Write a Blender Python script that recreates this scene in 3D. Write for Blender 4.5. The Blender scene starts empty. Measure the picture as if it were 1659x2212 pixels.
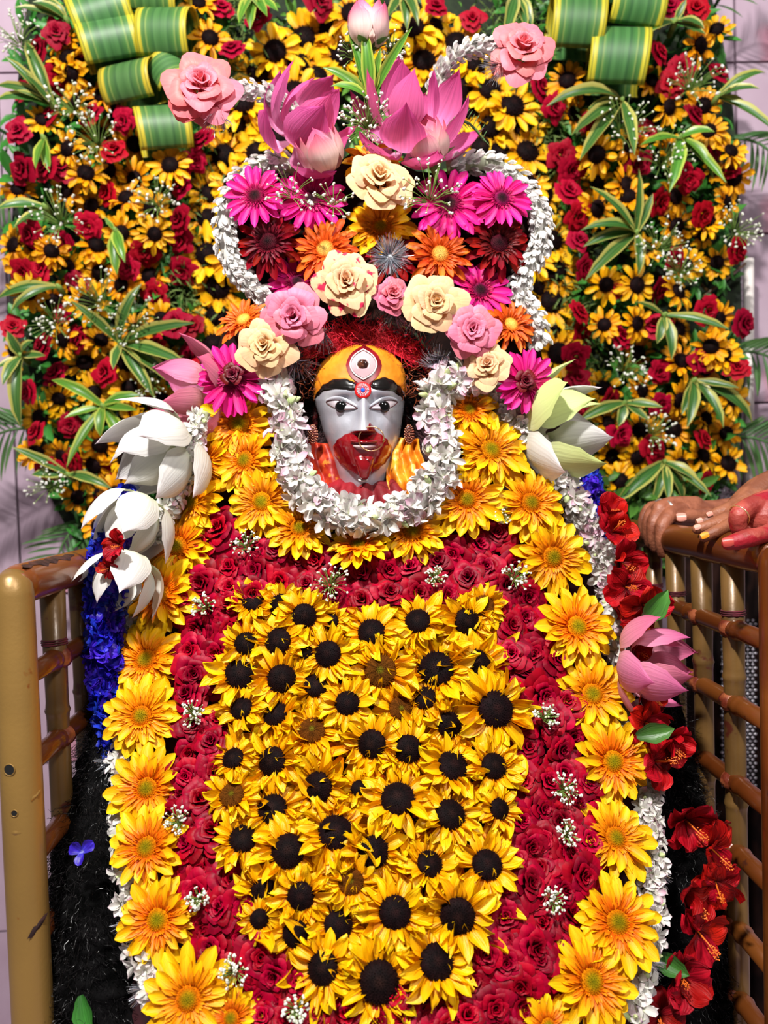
import bpy, bmesh, math, random
import numpy as np
from mathutils import Vector, Matrix, Quaternion, noise

# ------------------------------------------------------------------ camera, light, exposure
scene = bpy.context.scene
COL = scene.collection
FPX, CX, CY, CAMZ = 1661.0, 829.5, 1106.0, 1.5
PITCH = math.atan((1106 - 1050) / FPX)
YAW = math.atan(49.5 / FPX)
ROLL = math.radians(-1.77)
cam_d = bpy.data.cameras.new('camera')
cam = bpy.data.objects.new('camera', cam_d)
COL.objects.link(cam)
cam.location = (0, 0, CAMZ)
cam.rotation_euler = (Matrix.Rotation(-YAW, 3, 'Z') @ Matrix.Rotation(math.pi / 2 - PITCH, 3, 'X') @ Matrix.Rotation(ROLL, 3, 'Z')).to_euler()
cam_d.sensor_fit = 'HORIZONTAL'
cam_d.sensor_width = 36.0
cam_d.lens = FPX * 36.0 / 1659.0
cam_d.clip_start = 0.02
cam_d.dof.use_dof = True
cam_d.dof.focus_distance = 1.0
cam_d.dof.aperture_fstop = 5.0
scene.camera = cam
scene.view_settings.view_transform = 'Standard'
scene.view_settings.look = 'None'
scene.view_settings.gamma = 1.0
scene.view_settings.use_curve_mapping = False
scene.view_settings.exposure = 0.0
scene.cycles.use_light_tree = False
scene.cycles.max_bounces = 4
scene.cycles.diffuse_bounces = 2
scene.cycles.glossy_bounces = 2
scene.cycles.transmission_bounces = 2
scene.cycles.caustics_reflective = False
scene.cycles.caustics_refractive = False

world = bpy.data.worlds.new('hall_light')
scene.world = world
world.use_nodes = True
world.node_tree.nodes['Background'].inputs[0].default_value = (1.0, 0.97, 0.95, 1)
world.node_tree.nodes['Background'].inputs[1].default_value = 0.14


def lamp(name, loc, target, size, watts, color):
    l = bpy.data.lights.new(name, 'AREA')
    l.shape = 'DISK'
    l.size = size
    l.energy = watts
    l.color = color
    o = bpy.data.objects.new(name, l)
    COL.objects.link(o)
    o.location = loc
    o.rotation_euler = (Vector(target) - Vector(loc)).to_track_quat('-Z', 'Y').to_euler()
    return o


lamp('hall_flood_lamp', (-0.45, -0.35, 3.3), (0.05, 1.2, 1.2), 0.15, 104, (1.0, 0.97, 0.93))
lamp('soft_right_lamp', (0.9, -0.5, 3.0), (0.0, 1.4, 1.3), 0.4, 30, (1.0, 0.97, 0.95))  # added softer lamp from the right, source unseen

rng = random.Random(11)
R90 = math.pi / 2


def _cam_axes():
    m = cam.rotation_euler.to_matrix()
    return m @ Vector((1, 0, 0)), m @ Vector((0, 1, 0)), m @ Vector((0, 0, -1))


CRIGHT, CUP, CFWD = _cam_axes()


def P(px, py, Y):
    """world point seen at that place of the photograph, lying in the vertical plane Y"""
    r = CRIGHT * ((px - CX) / FPX) + CUP * ((CY - py) / FPX) + CFWD
    return Vector((0, 0, CAMZ)) + r * (Y / r.y)


def S(Y):
    return Y / FPX


# ------------------------------------------------------------------ materials
def lin(c):
    if isinstance(c, str):
        c = c.lstrip('#')
        c = [int(c[i:i + 2], 16) / 255 for i in (0, 2, 4)]
    return tuple((x / 12.92 if x <= 0.04045 else ((x + 0.055) / 1.055) ** 2.4) for x in c[:3]) + (1.0,)


MATS = {}


def new_mat(name):
    m = bpy.data.materials.new(name)
    m.use_nodes = True
    nt = m.node_tree
    nt.nodes.clear()
    out = nt.nodes.new('ShaderNodeOutputMaterial')
    MATS[name] = m
    return m, nt, out


def N(nt, t, **kw):
    n = nt.nodes.new('ShaderNode' + t)
    for k, v in kw.items():
        setattr(n, k, v)
    return n


def ramp(nt, stops):
    n = N(nt, 'ValToRGB')
    e = n.color_ramp.elements
    while len(e) < len(stops):
        e.new(0.5)
    for el, (p, c) in zip(e, stops):
        el.position = p
        el.color = lin(c) if isinstance(c, str) else c
    return n


def petal_mat(name, stops, rough=0.5, transl=0.18, veins=14.0, vein_amt=0.16, vein_bump=0.25, jitter=0.12, spec=0.35,
              hue=0.012, across=None, spots=None, coat=0.0):
    m, nt, out = new_mat(name)
    L = nt.links.new
    uv = N(nt, 'UVMap')
    sep = N(nt, 'SeparateXYZ')
    L(uv.outputs[0], sep.inputs[0])
    r = ramp(nt, stops)
    if across:
        a = N(nt, 'Math', operation='SUBTRACT'); L(sep.outputs[0], a.inputs[0]); a.inputs[1].default_value = 0.5
        b = N(nt, 'Math', operation='ABSOLUTE'); L(a.outputs[0], b.inputs[0])
        c = N(nt, 'Math', operation='MULTIPLY'); L(b.outputs[0], c.inputs[0]); c.inputs[1].default_value = 2.0
        L(c.outputs[0], r.inputs[0])
    else:
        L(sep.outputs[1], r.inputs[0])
    mp = N(nt, 'Mapping')
    mp.inputs['Scale'].default_value = (veins, 1.6, 1.0)
    L(uv.outputs[0], mp.inputs[0])
    oi = N(nt, 'ObjectInfo')
    nz = N(nt, 'TexNoise')
    nz.inputs['Scale'].default_value = 1.0
    nz.inputs['Detail'].default_value = 1.0
    L(mp.outputs[0], nz.inputs['Vector'])
    wmul = N(nt, 'Math', operation='MULTIPLY'); wmul.inputs[1].default_value = 31.0
    cz = N(nt, 'CombineXYZ')
    L(oi.outputs['Random'], wmul.inputs[0]); L(wmul.outputs[0], cz.inputs[2]); L(cz.outputs[0], mp.inputs['Location'])
    val = N(nt, 'MapRange')
    val.inputs['From Min'].default_value = 0.3
    val.inputs['From Max'].default_value = 0.7
    val.inputs['To Min'].default_value = 1 - vein_amt
    val.inputs['To Max'].default_value = 1 + vein_amt
    L(nz.outputs[0], val.inputs[0])
    jit = N(nt, 'MapRange')
    jit.inputs['To Min'].default_value = 1 - jitter
    jit.inputs['To Max'].default_value = 1 + jitter
    L(oi.outputs['Random'], jit.inputs[0])
    mul = N(nt, 'Math', operation='MULTIPLY')
    L(val.outputs[0], mul.inputs[0]); L(jit.outputs[0], mul.inputs[1])
    hj = N(nt, 'MapRange')
    hj.inputs['To Min'].default_value = 0.5 - hue
    hj.inputs['To Max'].default_value = 0.5 + hue
    h7 = N(nt, 'Math', operation='MULTIPLY'); h7.inputs[1].default_value = 7.31
    fr = N(nt, 'Math', operation='FRACT')
    L(oi.outputs['Random'], h7.inputs[0]); L(h7.outputs[0], fr.inputs[0]); L(fr.outputs[0], hj.inputs[0])
    hsv = N(nt, 'HueSaturation')
    L(hj.outputs[0], hsv.inputs['Hue'])
    L(mul.outputs[0], hsv.inputs['Value'])
    L(r.outputs[0], hsv.inputs['Color'])
    colr = hsv.outputs[0]
    if spots:
        tc = N(nt, 'TexCoord')
        sn = N(nt, 'TexNoise'); sn.inputs['Scale'].default_value = spots[1]; sn.inputs['Detail'].default_value = 2
        L(tc.outputs['Object'], sn.inputs['Vector'])
        th = ramp(nt, [(spots[2], (0, 0, 0, 1)), (spots[2] + 0.05, (1, 1, 1, 1))])
        L(sn.outputs[0], th.inputs[0])
        mx = N(nt, 'MixRGB')
        L(th.outputs[0], mx.inputs[0]); L(colr, mx.inputs[1]); mx.inputs[2].default_value = lin(spots[0])
        colr = mx.outputs[0]
    bs = N(nt, 'BsdfPrincipled')
    bs.inputs['Roughness'].default_value = rough
    bs.inputs['Specular IOR Level'].default_value = spec
    bs.inputs['Coat Weight'].default_value = coat
    bs.inputs['Coat Roughness'].default_value = 0.15
    L(colr, bs.inputs['Base Color'])
    bp = N(nt, 'Bump')
    bp.inputs['Strength'].default_value = vein_bump
    bp.inputs['Distance'].default_value = 0.002
    L(nz.outputs[0], bp.inputs['Height'])
    L(bp.outputs[0], bs.inputs['Normal'])
    if transl > 0:
        tr = N(nt, 'BsdfTranslucent')
        L(colr, tr.inputs[0])
        mix = N(nt, 'MixShader')
        mix.inputs[0].default_value = transl
        L(bs.outputs[0], mix.inputs[1]); L(tr.outputs[0], mix.inputs[2])
        L(mix.outputs[0], out.inputs[0])
    else:
        L(bs.outputs[0], out.inputs[0])
    return m


def solid_mat(name, c1, c2=None, scale=20.0, rough=0.5, metal=0.0, bump=0.0, bscale=60.0, detail=2.0, spec=0.5, coat=0.0,
              lo=0.4, hi=0.6, stretch=(1, 1, 1), jitter=0.0, c3=None, c3scale=5.0, c3th=0.6):
    m, nt, out = new_mat(name)
    L = nt.links.new
    bs = N(nt, 'BsdfPrincipled')
    tc = N(nt, 'TexCoord')
    mp = N(nt, 'Mapping'); mp.inputs['Scale'].default_value = stretch
    L(tc.outputs['Object'], mp.inputs[0])
    nz = N(nt, 'TexNoise')
    nz.inputs['Scale'].default_value = scale
    nz.inputs['Detail'].default_value = detail
    L(mp.outputs[0], nz.inputs['Vector'])
    r = ramp(nt, [(lo, c1), (hi, c2 or c1)])
    L(nz.outputs[0], r.inputs[0])
    colr = r.outputs[0]
    if c3:
        n3 = N(nt, 'TexNoise'); n3.inputs['Scale'].default_value = c3scale; n3.inputs['Detail'].default_value = 5
        L(tc.outputs['Object'], n3.inputs['Vector'])
        th = ramp(nt, [(c3th, (0, 0, 0, 1)), (c3th + 0.04, (1, 1, 1, 1))])
        L(n3.outputs[0], th.inputs[0])
        mx = N(nt, 'MixRGB'); L(th.outputs[0], mx.inputs[0]); L(colr, mx.inputs[1]); mx.inputs[2].default_value = lin(c3)
        colr = mx.outputs[0]
    if jitter:
        oi = N(nt, 'ObjectInfo')
        jr = N(nt, 'MapRange'); jr.inputs['To Min'].default_value = 1 - jitter; jr.inputs['To Max'].default_value = 1 + jitter
        L(oi.outputs['Random'], jr.inputs[0])
        hs = N(nt, 'HueSaturation'); L(jr.outputs[0], hs.inputs['Value']); L(colr, hs.inputs['Color'])
        colr = hs.outputs[0]
    L(colr, bs.inputs['Base Color'])
    bs.inputs['Roughness'].default_value = rough
    bs.inputs['Metallic'].default_value = metal
    bs.inputs['Specular IOR Level'].default_value = spec
    bs.inputs['Coat Weight'].default_value = coat
    bs.inputs['Coat Roughness'].default_value = 0.12
    if bump:
        n2 = N(nt, 'TexNoise'); n2.inputs['Scale'].default_value = bscale; n2.inputs['Detail'].default_value = 2
        L(mp.outputs[0], n2.inputs['Vector'])
        bp = N(nt, 'Bump'); bp.inputs['Strength'].default_value = bump; bp.inputs['Distance'].default_value = 0.004
        L(n2.outputs[0], bp.inputs['Height']); L(bp.outputs[0], bs.inputs['Normal'])
    L(bs.outputs[0], out.inputs[0])
    return m


# flowers
M = {}
M['gerb_yellow'] = petal_mat('gerbera_yellow', [(0.0, '#ea7c00'), (0.35, '#f69e00'), (0.7, '#fdbe02'), (1.0, '#ffce08')], hue=0.008, jitter=0.07)
M['gerb_yellow_in'] = petal_mat('gerbera_yellow_inner', [(0.0, '#d05a00'), (0.5, '#ee8000'), (1.0, '#fca208')], veins=5)
M['gerb_yellow_disc'] = petal_mat('gerbera_yellow_disc', [(0.0, '#6a640a'), (0.4, '#8a6e08'), (0.75, '#ac6204'), (1.0, '#de880a')], transl=0, veins=30, vein_amt=.35, spec=.04, rough=.85)
M['gerb_mag'] = petal_mat('gerbera_magenta', [(0.0, '#a8064e'), (0.3, '#d80a76'), (1.0, '#f5259a')], hue=0.008, jitter=0.1)
M['gerb_mag_in'] = petal_mat('gerbera_magenta_inner', [(0.0, '#6b0630'), (1.0, '#d01270')], veins=5)
M['gerb_mag_disc'] = petal_mat('gerbera_magenta_disc', [(0.0, '#120608'), (0.5, '#3a0a1a'), (1.0, '#8c1048')], transl=0, veins=30, vein_amt=.4, spec=.1, rough=.7)
M['gerb_red'] = petal_mat('gerbera_crimson', [(0.0, '#380004'), (0.4, '#74010a'), (1.0, '#980612')], hue=0.006, spec=.12, rough=.6)
M['gerb_red_in'] = petal_mat('gerbera_crimson_inner', [(0.0, '#2c0206'), (1.0, '#7c0612')], veins=5)
M['gerb_red_disc'] = petal_mat('gerbera_crimson_disc', [(0.0, '#100204'), (1.0, '#4a0610')], transl=0, veins=30, vein_amt=.4, spec=.1, rough=.7)
M['gerb_or'] = petal_mat('gerbera_orange', [(0.0, '#c23a06'), (0.4, '#e2560c'), (1.0, '#f4761c')], hue=0.01)
M['gerb_or_in'] = petal_mat('gerbera_orange_inner', [(0.0, '#c8560a'), (1.0, '#f0701a')], veins=5)
M['gerb_or_disc'] = petal_mat('gerbera_orange_disc', [(0.0, '#d8bc60'), (0.6, '#d89a40'), (1.0, '#d05c10')], transl=0, veins=30, vein_amt=.3, spec=.05, rough=.8)
M['sun'] = petal_mat('sunflower_yellow', [(0.0, '#e07c00'), (0.25, '#f8ae00'), (0.7, '#ffc404'), (1.0, '#ffd20c')], hue=0.009, jitter=0.08, vein_amt=.14, vein_bump=.55, rough=.42, veins=9)
M['sun_bg'] = petal_mat('sunflower_golden', [(0.0, '#d97800'), (0.4, '#f5a800'), (1.0, '#fcb90a')], hue=0.01, jitter=0.12)
M['sun_ctr'] = petal_mat('sunflower_bright', [(0.0, '#e68a00'), (0.4, '#ffb808'), (1.0, '#ffcc14')], hue=0.008, jitter=0.08)
M['disc'] = petal_mat('sunflower_disc_dark', [(0.0, '#241210'), (0.35, '#0e0607'), (1.0, '#1a0a0c')], transl=0, veins=40, vein_amt=.5, rough=.65, spec=.06)
M['disc_brown'] = petal_mat('sunflower_disc_brown', [(0.0, '#5c5c10'), (0.25, '#4c2e0a'), (1.0, '#5a340a')], transl=0, veins=40, vein_amt=.5, rough=.85, spec=.03)
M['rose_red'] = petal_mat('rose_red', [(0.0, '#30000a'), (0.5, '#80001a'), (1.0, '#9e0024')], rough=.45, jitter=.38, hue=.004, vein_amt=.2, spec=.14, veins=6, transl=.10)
M['rose_bg'] = petal_mat('rose_crimson', [(0.0, '#46000e'), (0.5, '#8c041e'), (1.0, '#ac0a2c')], rough=.55, spec=.12, jitter=.25, hue=.005, transl=.14)
M['rose_dark'] = petal_mat('rose_maroon', [(0.0, '#38040c'), (1.0, '#6e0a1a')], rough=.45, transl=.1)
M['rose_pink'] = petal_mat('rose_pink', [(0.0, '#e8686c'), (0.5, '#ec7c90'), (1.0, '#ee86a0')], jitter=.05, vein_amt=.07, transl=.25)
M['rose_coral'] = petal_mat('rose_coral', [(0.0, '#e8584c'), (0.5, '#ee7072'), (1.0, '#ea7c88')], jitter=.05, vein_amt=.08, transl=.25)
M['rose_peach'] = petal_mat('rose_peach', [(0.0, '#f2a658'), (0.5, '#f5bd82'), (1.0, '#f6cca0')], jitter=.04, vein_amt=.06, transl=.25, spec=.15)
M['rose_peach_stain'] = petal_mat('rose_peach_stained', [(0.0, '#f2a658'), (0.5, '#f5bd82'), (1.0, '#f6cca0')], jitter=.04, vein_amt=.06, transl=.2, spec=.15, spots=('#d02850', 2.6, .60))
M['rose_bicolor'] = petal_mat('rose_white_pink', [(0.0, '#f4dccc'), (0.55, '#f6d2cc'), (0.85, '#ee7d9a'), (1.0, '#ea5a86')], jitter=.05, vein_amt=.07, transl=.25)
M['rose_small'] = petal_mat('rose_dusty_red', [(0.0, '#c02a3c'), (0.6, '#d84a66'), (1.0, '#e07a90')], jitter=.05, transl=.2)
M['lotus_pink'] = petal_mat('lotus_pink', [(0.0, '#f6b4d4'), (0.4, '#ee82ba'), (1.0, '#e0509a')], rough=.55, jitter=.08, veins=26, vein_amt=.14, transl=.42, vein_bump=.4, spec=.2)
M['lotus_pale'] = petal_mat('lotus_pale_pink', [(0.0, '#e8bcae'), (0.5, '#de8aa2'), (1.0, '#cc5a8a')], rough=.5, jitter=.06, veins=26, vein_amt=.1, transl=.3)
M['lotus_white'] = petal_mat('lotus_white', [(0.0, '#d2dc98'), (0.35, '#e4e4d8'), (0.9, '#e6e2e2'), (1.0, '#e2ccd4')], rough=.5, jitter=.04, veins=26, vein_amt=.05, transl=.25)
M['lotus_green'] = petal_mat('lotus_green_white', [(0.0, '#f2f4dc'), (0.5, '#dfeaa4'), (1.0, '#cfe088')], rough=.5, jitter=.03, veins=26, vein_amt=.05, transl=.25)
M['tuberose'] = petal_mat('tuberose_white', [(0.0, '#bcc890'), (0.25, '#dedcd0'), (0.8, '#e4dfdc'), (1.0, '#e0c4ce')], rough=.5, jitter=.04, veins=6, vein_amt=.05, transl=.2, spec=.4)
M['tuberose_pink'] = petal_mat('tuberose_blush', [(0.0, '#bcc890'), (0.3, '#e4d6d8'), (1.0, '#dea0bc')], rough=.5, jitter=.05, veins=6, vein_amt=.05, transl=.2)
M['jasmine'] = petal_mat('jasmine_white', [(0.0, '#e6e4d4'), (0.4, '#f4f1ec'), (1.0, '#f6f2f0')], rough=.5, jitter=.04, veins=6, vein_amt=.04, transl=.3, spec=.3)
M['fibre'] = solid_mat('wool_fibre', '#080708', '#1c1a1b', scale=60, rough=.35, spec=.5)
M['bud_green'] = petal_mat('tuberose_bud_green', [(0.0, '#9cb860'), (1.0, '#d6e2a8')], transl=.1, jitter=.1)
M['blue'] = petal_mat('pea_flower_blue', [(0.0, '#b8c0ee'), (0.18, '#3a3ed0'), (0.5, '#2a22b4'), (1.0, '#2a20c0')], rough=.4, jitter=.3, transl=.2, hue=.015, veins=8, vein_amt=.3)
M['hibiscus'] = petal_mat('hibiscus_red', [(0.0, '#4c0208'), (0.35, '#980610'), (1.0, '#b40c16')], rough=.5, jitter=.2, veins=22, vein_amt=.28, vein_bump=.7, transl=.12, spec=.2, hue=.004)
M['stamen'] = solid_mat('hibiscus_stamen', '#d84a12', '#f08a2a', scale=400)
M['gyp'] = solid_mat('gypsophila_white', '#f4f2ee', '#d8dcc8', scale=200, rough=.7)
M['gyp_bud'] = solid_mat('gypsophila_bud', '#c8cfa4', '#eef0e4', scale=120, rough=.7)
M['stem'] = solid_mat('green_stem', '#5d7a30', '#7c9a48', scale=60, rough=.6)
M['dracaena'] = petal_mat('dracaena_leaf', [(0.0, '#2e5824'), (0.30, '#4a7634'), (0.42, '#2e5824'), (0.60, '#446e32'), (0.68, '#a8a850'), (1.0, '#bcb664')], across=True, rough=.35, transl=.12, jitter=.15, vein_amt=.12, vein_bump=.1, spec=.5, hue=.01)
M['dracaena2'] = petal_mat('dracaena_lime', [(0.0, '#3e7022'), (0.35, '#5f9030'), (0.55, '#487626'), (0.72, '#82a83e'), (0.8, '#a8b84a'), (1.0, '#b8c054')], across=True, rough=.35, transl=.12, jitter=.12, vein_amt=.12, vein_bump=.1, spec=.5)
M['rollleaf'] = petal_mat('striped_leaf', [(0.0, '#3c6834'), (0.22, '#4c7a40'), (0.3, '#345e30'), (0.5, '#4a7838'), (0.56, '#7c9448'), (0.6, '#3e6a30'), (0.74, '#56803a'), (0.77, '#bcac2c'), (0.87, '#ccbc34'), (0.895, '#45541c'), (0.92, '#c8b830'), (1.0, '#bca620')], across=True, rough=.48, transl=.08, jitter=.06, veins=40, vein_amt=.1, vein_bump=.05, spec=.5)
M['leaf'] = petal_mat('leaf_green', [(0.0, '#2f5a20'), (1.0, '#4d8a34')], rough=.4, transl=.15, jitter=.3, hue=.02, spec=.45)
M['leaf_rose'] = petal_mat('leaf_rose', [(0.0, '#2c4a1c'), (1.0, '#4e7a30')], rough=.4, transl=.1, jitter=.2)
M['fern'] = petal_mat('fern_olive', [(0.0, '#45622a'), (1.0, '#86974a')], rough=.6, transl=.15, jitter=.3, hue=.02)
M['palm'] = petal_mat('palm_frond', [(0.0, '#31542a'), (1.0, '#5b8048')], rough=.45, transl=.1, jitter=.2)
M['board'] = solid_mat('moss_board', '#0e170a', '#22301a', scale=30, rough=.9, bump=.5)
# others
M['silver'] = solid_mat('silver_metal', '#c4c4d0', '#dcdce6', scale=18, rough=.36, metal=.5, bump=.05, bscale=300)
M['orange_paste'] = solid_mat('turmeric_paste', '#e07c06', '#f0981a', scale=24, rough=.62, bump=.7, bscale=45, c3='#b85c04', c3scale=40, c3th=.66)
M['black_paint'] = solid_mat('black_gloss_paint', '#050404', '#120d0c', scale=30, rough=.2, coat=.5, bump=.25, bscale=50)
M['red_paint'] = solid_mat('crimson_gloss_paint', '#74020c', '#8e0614', scale=10, rough=.16, coat=.7, bump=.06, bscale=18)
M['red_dark'] = solid_mat('dark_red_enamel', '#6a0714', '#8c1220', scale=30, rough=.35)
M['pearl'] = solid_mat('pearl_shell', '#a07880', '#c0a2a6', scale=14, rough=.55, spec=.2)
M['white_enamel'] = solid_mat('white_enamel', '#efe6e2', rough=.35)
M['gem_brown'] = solid_mat('brown_stone', '#2c1610', '#6a3c26', scale=120, rough=.1, coat=.6)
M['bindi'] = solid_mat('red_felt', '#d80a10', '#e81a1c', scale=100, rough=.5)
M['blue_gem'] = solid_mat('blue_gem', '#1446b8', '#2a6ae0', scale=100, rough=.1)
M['bead_white'] = solid_mat('rhinestone', '#f2f2f6', '#d0d0e0', scale=300, rough=.1, metal=.3)
M['eye_black'] = solid_mat('black_glass', '#020202', rough=.06, coat=.5)
M['eye_white'] = solid_mat('eye_silver', '#a89ca4', '#c0b4ba', scale=20, rough=.35, metal=.3)
M['line_dark'] = solid_mat('dark_line', '#4a1a1c', rough=.5)
M['lip'] = solid_mat('lip_silver', '#b58c92', '#dcc6c8', scale=30, rough=.28, metal=.3)
M['gold'] = solid_mat('gold_wire', '#c88a58', '#f0c89a', scale=60, rough=.25, metal=.9)
M['copper'] = solid_mat('copper_beads', '#a85c48', '#d89a7c', scale=220, rough=.3, metal=.7)
M['earring_back'] = solid_mat('earring_plate', '#3a0c10', '#5a1418', scale=60, rough=.4)
M['hair'] = solid_mat('black_hair', '#030202', '#0b0909', scale=40, rough=.55, spec=.15)
M['hair_brown'] = solid_mat('rust_hair', '#5a2410', '#a0481c', scale=60, rough=.6)
M['powder'] = solid_mat('vermilion_powder', '#9c0618', '#e01a34', scale=22, rough=.9, bump=.8, bscale=60)
M['fur'] = solid_mat('black_wool', '#020202', '#0c0b0c', scale=40, rough=.75, bump=.8, bscale=50, spec=.05)
M['cloth_red'] = solid_mat('crimson_cloth', '#6e0410', '#9a0a1c', scale=16, rough=.7, bump=.2, bscale=300)
M['cloth_gold'] = solid_mat('orange_brocade', '#d8700c', '#f2a02a', scale=60, rough=.4, c3='#f6c860', c3scale=45, c3th=.58)
M['cloth_rust'] = solid_mat('rust_brocade', '#a01c14', '#c8401c', scale=60, rough=.5, c3='#d8802a', c3scale=50, c3th=.6)
M['dark_brown'] = solid_mat('dark_brown_matte', '#120a0a', '#2a1814', scale=14, rough=.9, spec=.1)
M['cloth_dark'] = solid_mat('maroon_cloth', '#22060c', '#3a0a14', scale=20, rough=.8)
M['tinsel'] = solid_mat('silver_tinsel', '#b8bcc8', '#f2f4fa', scale=90, rough=.18, metal=.85)
M['brass'] = solid_mat('gold_paint_post', '#7e6032', '#96743c', scale=5, rough=.38, metal=.3, bump=.06, bscale=200, c3='#84481c', c3scale=26, c3th=.70)
M['bamboo'] = solid_mat('brown_paint_tube', '#5e4322', '#7c5c30', scale=9, rough=.36, metal=.15, bump=.1, bscale=90, coat=.2, c3='#56261a', c3scale=22, c3th=.63)
M['bamboo_red'] = solid_mat('red_brown_tube', '#643010', '#80481c', scale=8, rough=.3, metal=.15, bump=.1, bscale=90, coat=.35, stretch=(1, .2, 1), c3='#3a1c1c', c3scale=16, c3th=.66)
M['weld'] = solid_mat('red_brown_joint', '#6a2a1a', '#9a5434', scale=60, rough=.35, bump=.6, bscale=90, coat=.3)
M['peel'] = solid_mat('bare_dark_metal', '#2c1a1a', '#4a2c28', scale=80, rough=.5, bump=.5)
M['hole'] = solid_mat('drill_hole_dark', '#040303', rough=.9)
M['wall'] = solid_mat('lilac_tile', '#b49aac', '#c6b0c0', scale=5, rough=.35, detail=6, lo=.3, hi=.7, c3='#c890a4', c3scale=2.2, c3th=.6, jitter=.06)
M['grout'] = solid_mat('tile_joint', '#5c4650', '#73595f', scale=40, rough=.9)
M['floor'] = solid_mat('floor_stone', '#b59bab', '#c4aebc', scale=6, rough=.4)
M['bead_net'] = solid_mat('silver_beads', '#8c8890', '#c0bcc4', scale=60, rough=.3, metal=.6)
M['thread'] = solid_mat('maroon_thread', '#4c1420', '#6a2030', scale=60, rough=.8)
M['skin'] = solid_mat('brown_skin', '#7e4630', '#9a5c42', scale=40, rough=.5, bump=.25, bscale=220)
M['skin_b'] = solid_mat('tan_skin', '#7a4630', '#945a3e', scale=40, rough=.5, bump=.25, bscale=220)
M['skin_red'] = solid_mat('red_stained_skin', '#8a2c26', '#a8483c', scale=30, rough=.5, bump=.3, bscale=160, c3='#981020', c3scale=26, c3th=.5)
M['nail'] = solid_mat('nail_pink', '#d08c7c', '#dca090', scale=30, rough=.25)
M['nail_yellow'] = solid_mat('nail_turmeric', '#e08a10', '#f0a420', scale=60, rough=.5)
M['nail_red'] = solid_mat('nail_red', '#a02c34', '#b8483f', scale=60, rough=.3)
M['ring_silver'] = solid_mat('silver_ring', '#d8d4d0', '#f4f0ea', scale=60, rough=.15, metal=.8)
M['ring_gold'] = solid_mat('gold_ring', '#e0a060', '#f4c890', scale=60, rough=.2, metal=.8)


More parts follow.
